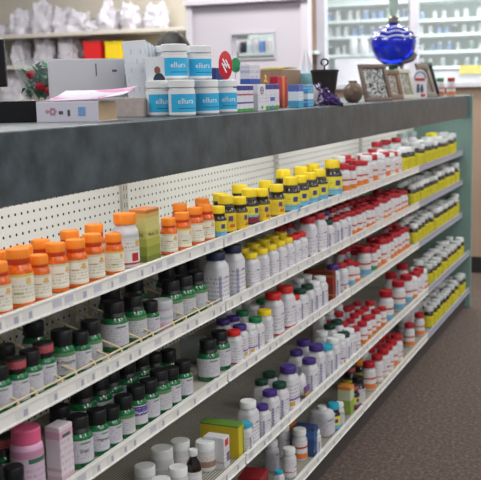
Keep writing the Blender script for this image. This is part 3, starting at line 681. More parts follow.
# crumpled pouch
def blob(nm, loc, s, m, seed, amp=.3, sub=3, freq=1.4, group=None):
    bm = bmesh.new(); bmesh.ops.create_icosphere(bm, subdivisions=sub, radius=1)
    for v in bm.verts:
        n = v.co.normalized(); w = noise.noise(n*freq+Vector((seed, 0, 0)))+.5*noise.noise(n*freq*3+Vector((0, seed, 0)))
        c = n*(1+amp*w); c = Vector((c.x*s[0], c.y*s[1], max(c.z, -.85)*s[2]+.85*s[2])); v.co = c
    vs = [v.co.copy() for v in bm.verts]; bm.verts.index_update(); fs = [[q.index for q in f.verts] for f in bm.faces]; bm.free()
    return mesh(nm, vs, fs, m, True, 50)
X = XD-1.7; y = line(301, X, ZD[4])
pk = thing('vitamin_pouch', 'crumpled white pouch with purple and orange label lying between purple-capped bottles', 'pouch', (X, y, ZD[4]))
link('pouch_body', blob('pouch_body', None, (.9, 1.15, 1.75), mat('white_plastic', '', .35), 3, .3), pk)
link('label', MB().bbox(.85, 1.0, -.9, .9, .3, 1.7, .03).me('label', label_mat('pouch_label', [(0, 'c9a23c'), (.35, '6a3c8c')], text=None)), pk)
fill(4, 355, 385, 3, ['w40/red/redorange', 'w40/red/redplain', 'w38/red/redorange'], 'red-capped white bottle on the fourth tier', 'red-capped bottles on the fourth tier', step=2.6, d0=1.3, gap=.9)
for i, (px, d) in enumerate(((383, 1.6), (395, 1.7), (388, 5), (399, 5.2), (403, 1.7))):
    on(4, px+3, d, 'w58/red/redblue', 'large red-capped white bottle near the third joint, %s of the five' % ordn[i], 'large red-capped bottles on the fourth tier')
fill(4, 411, 426, 2, ['w50/red/redplain', 'w44/white/redorange'], 'bottle between large red caps and yellow labels', 'mixed bottles before the yellow labels')
fill(4, 428, 462, 2, FY, 'yellow-labelled white-capped bottle on the fourth tier', 'yellow-labelled bottles on the fourth tier')

# lowest tier
redbox = label_mat('carton_darkred', [(0, '6e1c20'), (.8, '8c1c24')], text='d8c8c0', flat=True, dens=.35)
X = XD-2.6; y = line(254, X, ZD[5]); SPOTS.append((5, X, y, 1.9))
carton('vitamin_carton', 'dark red carton at the bottom edge below the fourth tier joint', 'carton', X, y, ZD[5], 3.0, 3.4, 4.4, redbox, .1)
G = 'mixed bottles on the lowest tier'
LB['small'] = LB['housep']
for px, d, kd, lab in [
  (279, 1.3, 'h28/teal/house', 'low pale blue bottle right of the dark red carton'),
  (289.5, 1.6, 'w41/white/redplain', 'white bottle with red marked label in front, lowest tier'),
  (300, 2.4, 'w45/white/redorange', 'taller white bottle beside the blue carton, lowest tier'),
  (272, 4.8, 'w43/white/white', 'white bottle behind the dark red carton, lowest tier'),
  (283, 5.2, 'w47/white/white', 'white bottle at the back left of the blue carton'),
  (294, 4.2, 'w42/amber/white', 'amber-capped bottle between white bottles, lowest tier'),
  (315.5, 1.1, 'h34/white/house', 'white bottle just right of the blue carton, lowest tier'),
  (333.5, 1.6, 'y42/teal/yelblue', 'dark bottle with teal cap right of the big white jug'),
  (339, 1.4, 'w36/white/white', 'white jar-like bottle right of the teal-capped bottle'),
]: on(5, px, d, kd, lab, G)
X = XD-2.2; y = line(306, X, ZD[5]); SPOTS.append((5, X, y, 1.2))
carton('vitamin_carton', 'blue carton with white marks between white bottles on the lowest tier', 'carton', X, y, ZD[5], 3.2, 1.9, 4.3,
       label_mat('carton_blue', [(0, '2c4a7c'), (.6, '365a92'), (.9, '2a3c66')], text='c8d0e0', flat=True, dens=.4), 0)
on(5, 322, 2.6, 'k/white/white', 'big white squarish jug on the lowest tier')
X = XD-2.0; y = line(346, X, ZD[5]); SPOTS.append((5, X, y, 1.1))
carton('vitamin_carton', 'green and white carton with orange top on the lowest tier', 'carton', X, y, ZD[5], 2.2, 1.9, 4.6,
       label_mat('carton_lime', [(0, '8fa84a'), (.5, 'c9cfb0'), (.88, 'd88a3c')], text='5c6a3a', flat=True, dens=.4), 0)
for px, d, kd, lab in [
  (353, 1.4, 'd42/maroon/yelmar', 'dark bottle with maroon cap, left of two beside the green carton'),
  (358, 1.5, 'd46/black/white', 'dark bottle with black cap, right of two beside the green carton'),
  (350, 4.6, 'd46/maroon/yelmar', 'dark bottle behind the green and white carton, left one'),
  (358, 4.6, 'd44/amber/yelmar', 'dark bottle behind the green and white carton, right one'),
]: on(5, px, d, kd, lab, G)
for px, d, kd, lab in [
  (369, 1.8, 'w50/red/redorange', 'large white bottle with red cap, first on the right part of lowest tier'),
  (362.5, 4.6, 'w52/white/white', 'white bottle behind the two dark bottles, lowest tier'),
]: on(5, px, d, kd, lab, 'red-capped bottles on the lowest tier')
fill(5, 376, 400, 2, ['w50/red/redorange', 'w52/red/redplain'], 'red-capped white bottle on the lowest tier', 'red-capped bottles on the lowest tier', step=2.6, d0=1.5)
for i, px in enumerate((409, 419)): on(5, px, 1.8, 'w48/red/redorange', 'red-capped bottle standing apart before the third joint, %s one' % ('left', 'right')[i], 'red-capped bottles on the lowest tier')
fill(5, 404, 420, 1, ['w56/red/redplain'], 'tall red-capped bottle at the back of the lowest tier', 'red-capped bottles on the lowest tier', d0=5, rows_named=False)
fill(5, 428, 461, 2, FY, 'yellow-labelled white-capped bottle on the lowest tier', 'yellow-labelled bottles on the lowest tier')
#SETTING
# ------------------------------------------------------------------ on the counter
ZT = 54.8
def ct(px, X): return Vector((X, line(px, X, ZT), ZT))
black = mat('black_plastic', '0d0d10', .35)
white = mat('paper_white', 'dcdbe4', .6)
# tubs: a stacked block
G = 'blue and white supplement tubs'
lower = [(182.5, -45.9, 'left tub of the lower front row, blue label'), (206.5, -45.7, 'middle tub of the lower front row, blue label'), (225.5, -46.2, 'right tub of the lower front row, blue label')]
pos = []
for px, X, lab in lower:
    p = ct(px, X)
    if pos and p.y-pos[-1].y < 2.8: p.y = pos[-1].y+2.81
    pos.append(p); place('t/white/x', p.x, p.y, ZT, 'blue and white tub, '+lab, G, -.15)
for i, q in enumerate(pos[:2]):
    place('t/white/x', -48.9, q.y+.6, ZT, 'blue and white tub in the lower back row, %s one' % ('middle', 'right', 'left')[i], G, -.1)
for i, (px, X) in enumerate(((175, -47.6), (199.5, -47.4))):
    p = ct(px, X); place('t/white/x', p.x, line(px, X, ZT+3.8), ZT+3.76, 'blue and white tub stacked on top, %s one' % ('left', 'right')[i], G, -.15)
place('t/white/x', -49.9, line(169, -49.9, ZT+3.8), ZT+3.76, 'blue and white tub on top half hidden at the left back', G, -.3)
# thin cartons in rows
yA = label_mat('carton_medi', [(0, '4f9a4a'), (.12, 'd6d6e0'), (.3, '5a4a9a'), (.36, 'd6d6e0'), (.6, 'b0485c'), (.66, 'd6d6e0'), (.78, '3a3a8c'), (.95, 'd6d6e0')], text='6a6a90', tz=(.36, .78), flat=True, dens=.42)
p = ct(234, -44.7)
yy = line(235.5, -44.6, ZT)
for i in range(4):
    y = yy+1.1+i*1.42
    carton('medicine_carton', 'slim white purple-topped carton, %s of four alike right of the tubs' % ordn[i], 'carton', -46.2, y, ZT, 2.6, 1.38, 3.2, yA, group='slim purple-topped cartons')
y0 = yy+1.1+4*1.42+.4
for i, wdt in enumerate((2.5, 1.5, 1.5, 1.5)):
    lab = ('wide white carton with crossed circle and green leaf', 'slim white carton with purple top, left of the blue striped one', 'white carton with blue stripe among purple tops', 'slim purple-topped carton next to the blue carton')[i]
    c = carton('medicine_carton', lab, 'carton', -46.0, y0+wdt/2, ZT, 2.4, wdt-.06, 3.2,
        label_mat('carton_leaf%d' % i, [(0, 'd8d8e0'), (.8, 'd8d8e0')] if i == 0 else [(0, '4f9a4a' if i != 2 else '4a7ac0'), (.15, 'd6d6e0'), (.35, '4a5cb0' if i == 2 else 'd6d6e0'), (.5, 'd6d6e0'), (.8, '3a3a8c')], text='8a8aa0', tz=(.3, .6), flat=True), group='white carton display row')
    if i == 0:
        rg = MB().tube([(1.22, .0+.42*math.cos(t*PI/10), 2.45+.42*math.sin(t*PI/10)) for t in range(20)], .04, 6, True); rg.box(1.2, 1.23, -.3, .3, 2.42, 2.48); rg.box(1.2, 1.23, -.03, .03, 2.15, 2.75)
        link('printed_ring', rg.me('printed_ring', mat('print_dark', '', .6)), c)
    lf = MB().add([Vector((1.23, -.05+.35*math.cos(t*PI/6)*(1), .4+.22*math.sin(t*PI/6))) for t in range(12)], [tuple(range(12))])
    link('printed_leaf', lf.me('printed_leaf', mat('print_green', '62a83c', .6)), c)
    y0 += wdt
for i in range(1):
    yb_ = line(291.5+2, -45.8, ZT)
    carton('medicine_carton', 'bright blue and white carton left of the black pot', 'carton', -46.0, line(306, -46, ZT), ZT, 1.5, 2.3, 3.1,
           label_mat('carton_sky', [(0, '3f9fd0'), (.35, 'dfe6ee'), (.6, '3f9fd0')], text='dfe8f4', tz=(0, 1), flat=True))
carton('medicine_carton', 'small blue carton at the right end of the white carton row', 'carton', -46.2, line(296, -46.2, ZT), ZT, 1.6, 1.8, 3.1,
       label_mat('carton_blue2', [(0, '4aa0c8'), (.3, 'dce4ee'), (.7, '5a6ab8')], text='5a6a9a', tz=(.3, .7), flat=True))
# taller things behind them
def back(px, X, z=ZT): return line(px, X, z)
X = -52
carton('medicine_carton', 'white carton with blue swoosh standing behind the slim cartons', 'carton', X, back(251, X), ZT, 1.5, 3.6, 5.9,
       label_mat('carton_swoosh', [(0, '3a62b4'), (.5, '3a62b4'), (.68, 'dcdce6')], text='5a6ab0', tz=(.7, .95), flat=True))
carton('medicine_carton', 'dark blue carton between the tubs and the red disc sign', 'carton', X-1, back(216, X-1), ZT, 1.5, 2.6, 5.4, mat('carton_navy', '2c3a7c', .5))
t = thing('shelf_talker', 'red oval sign with white emblem on a thin stand behind the tubs', 'sign', (X+2.5, back(226.5, X+2.5), ZT))
T = Matrix.Translation((0, 0, 5.6)) @ Matrix.Rotation(-.55, 4, 'Z') @ Matrix.Rotation(PI/2, 4, 'Y') @ Matrix.Diagonal((1.75, 1.0, 1, 1))
link('disc', MB().lathe([(.98, 0), (1, .03), (1, .1), (.98, .12)], 32, T=T).me('disc', mat('sign_red', 'c8202c', .4), True), t)
e = MB(); T2 = Matrix.Translation((0, 0, 5.6)) @ Matrix.Rotation(-.55, 4, 'Z')
for dy_, z0, z1 in ((-.35, -.8, .5), (.0, -.3, .9), (.32, -.6, .6)): e.box(.125, .15, dy_-.08, dy_+.08, z0, z1, T2 @ Matrix.Rotation(.5, 4, 'X'))
e.box(.125, .15, -.5, .5, -.05, .1, T2)
link('emblem', e.me('emblem', mat('print_white', '', .5)), t)
link('stem', MB().box(-.1, .0, -.1, .1, 0, 4.2).box(-.8, .8, -.8, .8, 0, .1).me('stem', white), t)
t = thing('shelf_talker', 'green round sign with white rim behind the red oval sign', 'sign', (X-1.5, back(236.5, X-1.5), ZT))
T = Matrix.Translation((0, 0, 5.9)) @ Matrix.Rotation(-.3, 4, 'Z') @ Matrix.Rotation(PI/2, 4, 'Y')
link('disc', MB().lathe([(.98, 0), (1, .03), (1, .1), (.98, .12)], 32, T=T).me('disc', mat('print_green2', '2f8f5a', .4), True), t)
link('stem', MB().box(-.1, .0, -.1, .1, 0, 5).box(-.7, .7, -.7, .7, 0, .1).me('stem', white), t)
t = thing('display_tray', 'brown cardboard display box with yellow leaflets on top', 'box', (X-3, back(280, X-3), ZT))
link('box_body', MB().bbox(-2, 2, -4.2, 4.2, 0, 5.5, .05).me('box_body', mat('cardboard', '9c8069', .7, var=.08)), t)
for i in range(3): link('leaflet', MB().box(-1.8+i*.2, 1.6, -3.9+i*1.4, -.8+i*2.1, 5.55+i*.08, 5.75+i*.08).me('leaflet', mat('leaflet_yellow', 'd6cc6a', .6)), t)
carton('medicine_carton', 'small red and yellow carton in front of the brown display box', 'carton', -49.2, back(279, -49.2), ZT, 1.2, 3.6, 4.3,
       label_mat('carton_red', [(0, 'c0203a'), (.9, 'c0203a')], text=None, flat=True, patches=((.1, .12, 0, 1, 'd88a2a'),)))
t = thing('ornament', 'little gold and red ornament before the brown display box', 'ornament', (-48.6, back(266, -48.6), ZT))
link('figure', MB().lathe([(.3, 0), (.35, .3), (.12, .8), (.14, 3.2), (.3, 3.5), (.16, 3.9), (.2, 4.2), (.02, 4.6)], 12).box(-.1, .1, -.45, .45, 3.3, 3.55).me('figure', mat('gold', 'c79a48', .3, metal=.8), True), t)
t = thing('tissue_box', 'teal tissue box with a white tissue pulled up, left of the black pot', 'tissue box', (X-1, back(306, X-1), ZT))
link('box_body', MB().bbox(-2.2, 2.2, -2.2, 2.2, 0, 5.0, .1).me('box_body', mat('tissue_teal', '8ec4cc', .6)), t)
ts = MB(); n = 14
ts.lathe([(1.3, 5.0), (1.15, 6.0), (.8, 7.2), (.45, 8.2), (.12, 8.9)], 14, rib=.35)
link('tissue', ts.me('tissue', mat('tissue_white', 'e6e2ec', .8), True), t)
# black pot with hook
pX = -47.6; p = ct(325, pX)
t = thing('flower_pot', 'black tapered plant pot with a black hook rising from it', 'pot', (pX, p.y, ZT))
link('pot', MB().lathe([(1.35, 0), (1.75, 2.4), (2.1, 4.9), (2.2, 5.0), (2.2, 5.35), (2.05, 5.35), (1.7, 4.4), (.02, 4.3)], 36).me('pot', mat('pot_black', '231e20', .5), True), t)
hp = [(0, 0, 4.3), (0, 0, 6.0)] + [(.5*math.sin(a), .2*math.sin(a), 6.5-.5*math.cos(a)) for a in [i*PI/6 for i in range(1, 12)]]
link('hook', MB().tube(hp, .13).me('hook', black, True), t)
# amethyst geode
p = ct(325, -45.6)
t = thing('amethyst_geode', 'purple and white amethyst geode standing against the black pot', 'crystal', (-46.0, p.y-.4, ZT), -1.2)
t.scale = (1.2, 1.45, 1.1)
amm = mat('amethyst', '5a4480', .12, var=.9, bscale=160, coat=.6)
link('rock_shell', blob('rock_shell', None, (.7, .75, 1.5), mat('rock_pale', 'b4aeb0', .6, bump=.6, bscale=90, var=.15), 5, .22), t, (.1, -1.0, 0))
cr = MB()
for i in range(90):
    a = random.uniform(0, 2*PI); h = random.uniform(0, 1)
    yy_ = random.uniform(-.7, 2.1); zz = random.uniform(.1, 1)*(2.7-max(0, yy_+.2)*1.05); zz = max(.15, zz)
    r_ = random.uniform(.12, .26); T = Matrix.Translation((random.uniform(-.15, .2), yy_, zz)) @ Matrix.Rotation(random.uniform(-.7, .7), 4, 'X') @ Matrix.Rotation(random.uniform(.4, 1.6), 4, 'Y')
    cr.lathe([(r_, -.3), (r_, r_*1.4), (.01, r_*2.6)], 6, T=T)
for i in range(28):
    yy_ = random.uniform(-.9, .3); zz = random.uniform(.2, 2.7)
link('crystals', cr.me('crystals', amm), t)
qz = MB()
for i in range(34):
    yy_ = random.uniform(-.75, .1); zz = random.uniform(.15, 2.7); r_ = random.uniform(.08, .15)
    T = Matrix.Translation((.25, yy_, zz)) @ Matrix.Rotation(random.uniform(-.7, .7), 4, 'X') @ Matrix.Rotation(random.uniform(.6, 1.6), 4, 'Y')
    qz.lathe([(r_, -.2), (r_, r_*1.4), (.01, r_*2.6)], 6, T=T)
link('quartz_points', qz.me('quartz_points', mat('quartz', 'cfc8d8', .15)), t)
t = thing('round_vase', 'brown mottled round vase between the geode and the picture frames', 'vase', (-48.6, line(353, -48.6, ZT), ZT))
link('vase', MB().lathe([(.8, 0), (1.4, .5), (1.75, 1.4), (1.7, 2.3), (1.2, 3.1), (.7, 3.4), (.75, 3.7), (.6, 3.7), (.02, 3.2)], 28).me('vase', mat('vase_brown', '6a574a', .35, var=.5, bscale=40), True), t)
# picture frames
def frame(lab, px, X, w, h, lean, yaw, fm, art, thick=.5, bw=.75, side=0):
    y = line(px, X, ZT)
    t = thing('picture_frame', lab, 'picture frame', (X, y, ZT+.02), yaw)
    T = Matrix.Rotation(side, 4, 'X') @ Matrix.Rotation(lean, 4, 'Y')
    mb = MB()
    mb.bbox(-thick, 0, -w/2, w/2, 0, bw, .06, T); mb.bbox(-thick, 0, -w/2, w/2, h-bw, h, .06, T)
    mb.bbox(-thick, 0, -w/2, -w/2+bw, bw+.002, h-bw-.002, .06, T); mb.bbox(-thick, 0, w/2-bw, w/2, bw+.002, h-bw-.002, .06, T)
    link('frame', mb.me('frame', fm, True), t)
    link('picture', MB().box(-thick+.1, -thick+.2, -w/2+bw, w/2-bw, bw, h-bw, T).me('picture', art), t)
    ba = MB().box(-thick-.05, -thick+.05, -w/2+.1, w/2-.1, .1, h-.1, T); link('backing', ba.me('backing', mat('cardboard', '', .7)), t)
    sp = MB(); q = T @ Vector((-thick, 0, h*.6)); sp.tube([q, (q.x-h*.28, q.y, .02)], .14, 6); link('strut', sp.me('strut', mat('cardboard', '', .7)), t)
    return t
def art(name, a, bcol, scale, thr=.5):
    m = bpy.data.materials.new(name); N, L, b = nodes(m); b.inputs['Roughness'].default_value = .25
    tc = N.new('ShaderNodeTexCoord'); n = N.new('ShaderNodeTexNoise'); n.inputs['Scale'].default_value = scale; n.inputs['Detail'].default_value = 5; n.inputs['Distortion'].default_value = 1.5
    L.new(tc.outputs['Object'], n.inputs['Vector']); r = N.new('ShaderNodeValToRGB')
    r.color_ramp.elements[0].position = thr-.06; r.color_ramp.elements[1].position = thr+.06
    r.color_ramp.elements[0].color = lin(a); r.color_ramp.elements[1].color = lin(bcol)
    L.new(n.outputs['Fac'], r.inputs['Fac']); L.new(r.outputs['Color'], b.inputs['Base Color']); return m
bronze = mat('frame_bronze', '6e5c50', .45, var=.2, bscale=70)
frame('ornate brown picture frame with grey and white engraving, largest on the counter', 380, -46.0, 6.8, 6.9, -.28, -.5, bronze, art('engraving', '4a4c4c', 'c9ccca', 60))
frame('brown picture frame half hidden between the ornate and the white frame', 396, -47.2, 4.8, 6.0, -.25, -.5, mat('frame_brown', '7f6552', .5), art('engraving2', '8a7a6c', 'bcb6b0', 60), bw=.95)
frame('cream white narrow picture frame right of the brown frames', 410, -46.0, 4.6, 6.3, -.28, -.4, mat('frame_white', 'c4c0b4', .5), art('engraving3', '8e8c7c', 'b4b2a6', 30), bw=.9)
# round topped plaque
t = thing('plaque', 'white round-topped plaque with blue arc and red band between frames', 'plaque', (-46.0, line(420, -46, ZT), ZT), -.75)
pts = [(-1.7, 0), (1.7, 0), (1.7, 4.2)] + [(1.7*math.cos(a), 4.2+1.7*math.sin(a)) for a in [i*PI/14 for i in range(1, 14)]] + [(-1.7, 4.2)]
n = len(pts); pl = MB().add([(-.15, a, b_) for a, b_ in pts]+[(0, a, b_) for a, b_ in pts], [tuple(range(n-1, -1, -1)), tuple(range(n, 2*n))]+[(i, (i+1) % n, n+(i+1) % n, n+i) for i in range(n)])
link('panel', pl.me('panel', white), t)
link('blue_arc', MB().tube([(.02, 1.4*math.cos(i*PI/14), 4.1+1.4*math.sin(i*PI/14)) for i in range(15)], .12, 6).me('blue_arc', mat('print_blue', '3c5a9c', .5)), t)
link('red_band', MB().box(0, .04, -1.2, 1.2, 3.6, 4.2).me('red_band', mat('print_red', 'c0402f', .5)), t)
link('red_badge', MB().box(0, .04, .2, 1.3, .3, .9).me('red_badge', mat('print_red', '', .5)), t)
link('dark_figures', MB().lathe([(.35, 1.2), (.45, 1.8), (.3, 2.9), (.05, 3.1)], 10, sx=.1, T=Matrix.Translation((.02, -.5, 0))).lathe([(.35, 1.2), (.45, 1.8), (.3, 2.7), (.05, 2.9)], 10, sx=.1, T=Matrix.Translation((.02, .45, 0))).me('dark_figures', mat('print_slate', '4c5866', .6)), t)
frame('tall brown frame with black edge leaning at the right end', 432, -46.2, 5.6, 8.0, -.32, -.25, mat('frame_taupe', '7c6c60', .45), art('engraving4', '6f6258', '8f8478', 18), bw=1.3)
x4 = frame('black slim frame leaning right behind the tall brown frame', 436, -47.6, 5.6, 8.3, -.3, -.2, mat('frame_black', '17161a', .35), art('engraving5', '2c2c30', '3f3c3c', 18), bw=.6)
for px, X, c, lab in ((440, -49, 'green', 'small white bottle with green cap right of the frames'), (451, -46, 'red', 'small white bottle with red cap nearest the counter end')):
    y = line(px, X, ZT); place('w44/%s/redorange' % c, X, y, ZT, lab, 'small bottles at the counter end')
# show globe on a metal stand
gX = -54.5; gy = line(393.5, gX, ZT+6)
t = thing('show_globe', 'large blue glass apothecary globe with tall stopper on a grey metal stand', 'glass globe', (gX, gy, ZT))
zb = 7.2
blue = mat('blue_glass', '0c2cd8', .05, trans=.55, coat=1)
link('globe', MB().lathe([(.5, zb-.2), (2.2, zb+.2), (3.9, zb+1.5), (4.8, zb+3.3), (5.15, zb+5.0), (5.1, zb+5.6), (4.6, zb+6.8), (3.6, zb+7.8), (2.2, zb+8.5), (1.1, zb+9.0), (.9, zb+9.2)], 40).me('globe', blue, True), t)
gl = MB(); gl.lathe([(4.5, zb+6.4), (4.62, zb+6.3), (4.55, zb+6.6)], 40)
w_ = MB()
for zz, rr in ((6.1, 5.05), (7.15, 4.35), (8.1, 3.05)):
    w_.tube([(rr*math.cos(a), rr*math.sin(a), zb+zz+.4*abs(math.sin(a*4))-.2) for a in [i*2*PI/72 for i in range(72)]], .17, 6, True)
link('white_trails', w_.me('white_trails', mat('enamel_white', 'd8dcec', .3), True), t)
link('collar', MB().lathe([(.95, zb+9.1), (1.3, zb+9.3), (1.35, zb+9.7), (1.0, zb+9.9), (1.15, zb+10.3), (.9, zb+10.6)], 28).me('collar', mat('silver', '9a958c', .3, metal=.7), True), t)
link('stopper', MB().lathe([(.6, zb+10.5), (.8, zb+11), (1.0, zb+12.5), (1.05, zb+14.5), (.8, zb+15.6), (.02, zb+16.2)], 28).me('stopper', mat('green_tint_glass', 'c2d6ce', .12, trans=.35), True), t)
st = MB()
st.tube([(5.0*math.cos(a), 5.0*math.sin(a), zb+2.6-2*0) for a in [i*2*PI/40 for i in range(40)] if False] or [(2.2*math.cos(a), 2.2*math.sin(a), zb+.1) for a in [i*2*PI/32 for i in range(32)]], .28, 8, True)
link('ring', st.me('ring', mat('pewter', '6f6e72', .4, metal=.6), True), t)
for a in (-.5, 1.6, 3.7):
    c_, s_ = math.cos(a), math.sin(a)
    link('leg', MB().tube([(2.2*c_, 2.2*s_, zb+.1), (3.1*c_, 3.1*s_, zb-2), (2.4*c_, 2.4*s_, 3.5), (3.4*c_, 3.4*s_, .2)], [.45, .3, .25, .4], 8).me('leg', mat('pewter', '', .4, metal=.6), True), t)
link('bracket', MB().tube([(2.2, -2.0, zb+.4), (3.2, -1.5, zb+.7), (4.2, -.6, zb+1.3), (4.6, .2, zb+2.3)], [.3, .5, .7, .85], 10).me('bracket', mat('pewter', '', .4, metal=.6), True), t)
link('green_base_cap', MB().lathe([(1.1, zb-1.9), (1.1, zb-.2)], 20).me('green_base_cap', mat('print_green2', '', .4), True), t)
# left end: tray, monitor edge, bouquet, book, white box, brochures
p = atZ(37, 122.3, ZT)
t = thing('document_tray', 'low black tray at the far left end of the counter', 'tray', (p.x-4, p.y-8, ZT), 0)
pa = atZ(0, 123, ZT); pb = atZ(37, 122, ZT); dv = (pb-pa); L1 = dv.length; an = math.atan2(dv.y, dv.x)
t.location = Vector(pa)*U; t.rotation_euler.z = an
tr = MB(); tr.bbox(-6, L1, 0, .4, 0, 2.0, .08); tr.bbox(-6, L1, 8.6, 9, 0, 2.0, .08); tr.bbox(L1-.4, L1, .4, 8.6, 0, 2.0, .08); tr.bbox(-6, -5.6, .4, 8.6, 0, 2, .08); tr.box(-5.6, L1-.4, .4, 8.6, 0, .2)
link('tray_shell', tr.me('tray_shell', black), t)
link('papers', MB().box(-5, L1-1, .8, 8.2, .22, 1.6).me('papers', white), t)
pm_ = atZ(0, 100, ZT)
t = thing('monitor', 'black screen back just entering at the left picture edge', 'monitor', (pa.x-9.0, pa.y+3.5, ZT), an-.1)
q = t
link('casing', MB().bbox(-14, 4.6, 9.5, 10.6, 3.4, 7.6+1, .15).me('casing', black), t)
link('stand', MB().bbox(-6, -4, 10.6, 12.4, 0, 6, .1).bbox(-8, -2, 9.6, 14, 0, .4, .1).me('stand', black), t)
# book / white flat box
pa = atZ(37.5, 122.3, ZT); pb = atZ(99, 121.5, ZT); dv = pb-pa; W = dv.length; an = math.atan2(dv.y, dv.x)
t = thing('thick_book', 'thick white paperback lying flat with pink printed cover, cream page edges', 'book', pa, an)
cov = label_mat('cover_pink', [(0, 'd9d5e2')], text=None)
D = 4.9; H = 1.8
link('cover', MB().box(0, W, 0, D+.1, H, H+.07).box(-.05, W, -.05, D, -.0, .06).box(0, W, -.06, .0, .06, H).me('cover', mat('cover_white', 'd9d6e2', .45)), t)
link('pages', MB().box(.12, W-.1, .01, D-.15, .07, H-.01).me('pages', mat('pages_cream', 'bfa787', .8, bump=.4, bscale=200)), t)
pk_ = MB()
for (a, b_, c, d_) in ((1.2, 4.2, 1.0, 2.3), (1.8, 3.7, 2.3, 2.9), (2.6, 4.6, 2.8, 3.5), (1.5, 4.8, .55, .8)): pk_.box(a, b_, c, d_, H+.071, H+.085)
link('pink_print', pk_.me('pink_print', mat('print_pink', 'd678b4', .6)), t)
em = MB()
for cx, r_ in ((1.6, .42), (1.05, .2)): 
    for a in range(6): em.lathe([(r_*.35, 0), (r_*.35, .012)], 8, T=Matrix.Translation((cx+r_*.6*math.cos(a*PI/3), -.062, .95+r_*.6*math.sin(a*PI/3))) @ Matrix.Rotation(PI/2, 4, 'X'))
link('rosette_print', em.me('rosette_print', mat('print_rose', 'b98a9c', .6)), t)
link('blue_badge', MB().bbox(4.1, 4.8, -.09, -.061, .55, 1.35, .01).me('blue_badge', mat('print_sky', '7aa6dc', .6)), t)
link('slate_badge', MB().box(3.05, 3.3, -.08, -.061, .55, 1.1, Matrix.Rotation(0, 4, 'Y')).box(2.2, 2.6, -.08, -.061, .7, 1.0).me('slate_badge', mat('print_slate', '', .6)), t)
# loose cover curling up: magazine on top
mg = MB(); vs = []; fs = []
nx, ny = 12, 6
for j in range(ny+1):
    for i in range(nx+1):
        x_ = .1+(W+1.4)*i/nx; y_ = .3+(D+1.2)*j/ny
        vs.append((x_, y_, H+.12+.9*(j/ny)**2+.35*(i/nx)**4))
for j in range(ny):
    for i in range(nx): a = j*(nx+1)+i; fs.append((a, a+1, a+nx+2, a+nx+1))
n = len(vs); vs += [(a, b_, c+.03) for a, b_, c in vs]; fs = [tuple(reversed(f)) for f in fs]+[tuple(k+n for k in f) for f in fs]
mgz = thing('leaflet', 'white and pink leaflet with curled edge lying on the thick book', 'leaflet', pa, an)
link('sheet', MB().add(vs, fs).me('sheet', art('leaflet_print', 'd872b4', 'dcd8e6', 9, .47), True), mgz)
# tan block behind book
pa2 = atZ(99, 119.5, ZT)
t = thing('card_box', 'flat grey and tan box half hidden behind the thick book', 'box', (pa2.x-5, pa2.y+6.0, ZT), an)
link('box_body', MB().bbox(1.2, 6.0, 0, 4, 0, 2.0, .06).me('box_body', mat('card_taupe', 'b8aca8', .7, var=.1)), t)
# big white box
pa = atZ(52, 100, 55); 
def facing(pxa, pxb, X0, ang=0):
    pass
Xw = -60.0; y0_ = line(56, Xw, ZT)
t = thing('shipping_box', 'large plain white box with small printed marks behind the thick book', 'box', (Xw, y0_, ZT), math.radians(42))
d_ = line(140, Xw, ZT)
wb = 10.4
link('box_body', MB().bbox(0, wb, 0, 5.0, 0, 6.2, .06).me('box_body', mat('box_white', 'cfcfd6', .6)), t)
link('top_flap', MB().box(.05, wb-.05, .05, 4.9, 6.2, 6.25).me('top_flap', mat('box_white', '', .6)), t)
link('printed_marks', MB().box(4.5, 4.62, -.012, 0, 4.4, 5.7).box(6.3, 6.8, -.012, 0, 4.8, 5.05).box(7.7, 7.78, -.012, 0, 4.9, 5.0).me('printed_marks', mat('print_grey', '5a5a60', .6)), t)
# brochure holder
bX = -51.5
t = thing('brochure_rack', 'clear upright rack full of tall pale brochures left of the tubs', 'brochure rack', (bX, line(139, bX, ZT), ZT), YAW+.25)
bl = label_mat('brochure_text', [(0, 'dfe4ea'), (.7, 'e4e8ee')], text='8a94a4', tz=(.2, .9), dens=.42)
for i in range(9):
    T = Matrix.Translation((.16*i-.9, .3*i, 0)) @ Matrix.Rotation(-.07, 4, 'Y')
    link('brochure', MB().bbox(0, 2.5, 0, .1, .1, 7.9-i*.07-(.25 if i % 2 else 0), .02, T, 1).me('brochure', bl if i == 0 else mat('brochure_%d' % (i % 3), ('d4dae2', 'e2e6ec', 'c0c8d2')[i % 3], .5)), t)
link('tray_shell', MB().box(-1.1, 3.3, -.3, -.22, 0, 1.6).box(-1.1, 3.3, 2.9, 3.0, 0, 4.5).box(-1.2, -1.1, -.3, 3.0, 0, 2.2).me('tray_shell', clear), t)
t = thing('brochure', 'standing brochure showing a small figure in a dark suit, beside the tubs', 'brochure', (-48.6, line(161, -48.6, ZT), ZT), YAW+.1)
T = Matrix.Rotation(-.06, 4, 'Y')
link('sheet', MB().bbox(-1.15, 1.0, 0, .12, 0, 6.2, .02, T, 1).me('sheet', mat('brochure_1', '', .5)), t)
fg = MB(); fg.lathe([(.45, 0), (.62, .6), (.6, 1.6), (.35, 2.0), (.1, 2.1)], 14, sy=.08, T=T @ Matrix.Translation((.2, -.02, 2.4)))
link('suit_print', fg.me('suit_print', mat('print_suit', '2c3448', .6)), t)
link('face_print', MB().lathe([(.05, 0), (.3, .2), (.3, .6), (.1, .8)], 14, sy=.06, T=T @ Matrix.Translation((.1, -.03, 4.4))).me('face_print', mat('print_skin', '8a5a48', .6)), t)
vs_, fs_ = text_geo('CENTURY', .5)
link('lettering', MB().add([T @ Vector((.2-v.y, -.03, 1.3+v.x)) for v in vs_], fs_).me('lettering', mat('print_dark', '', .6)), t)
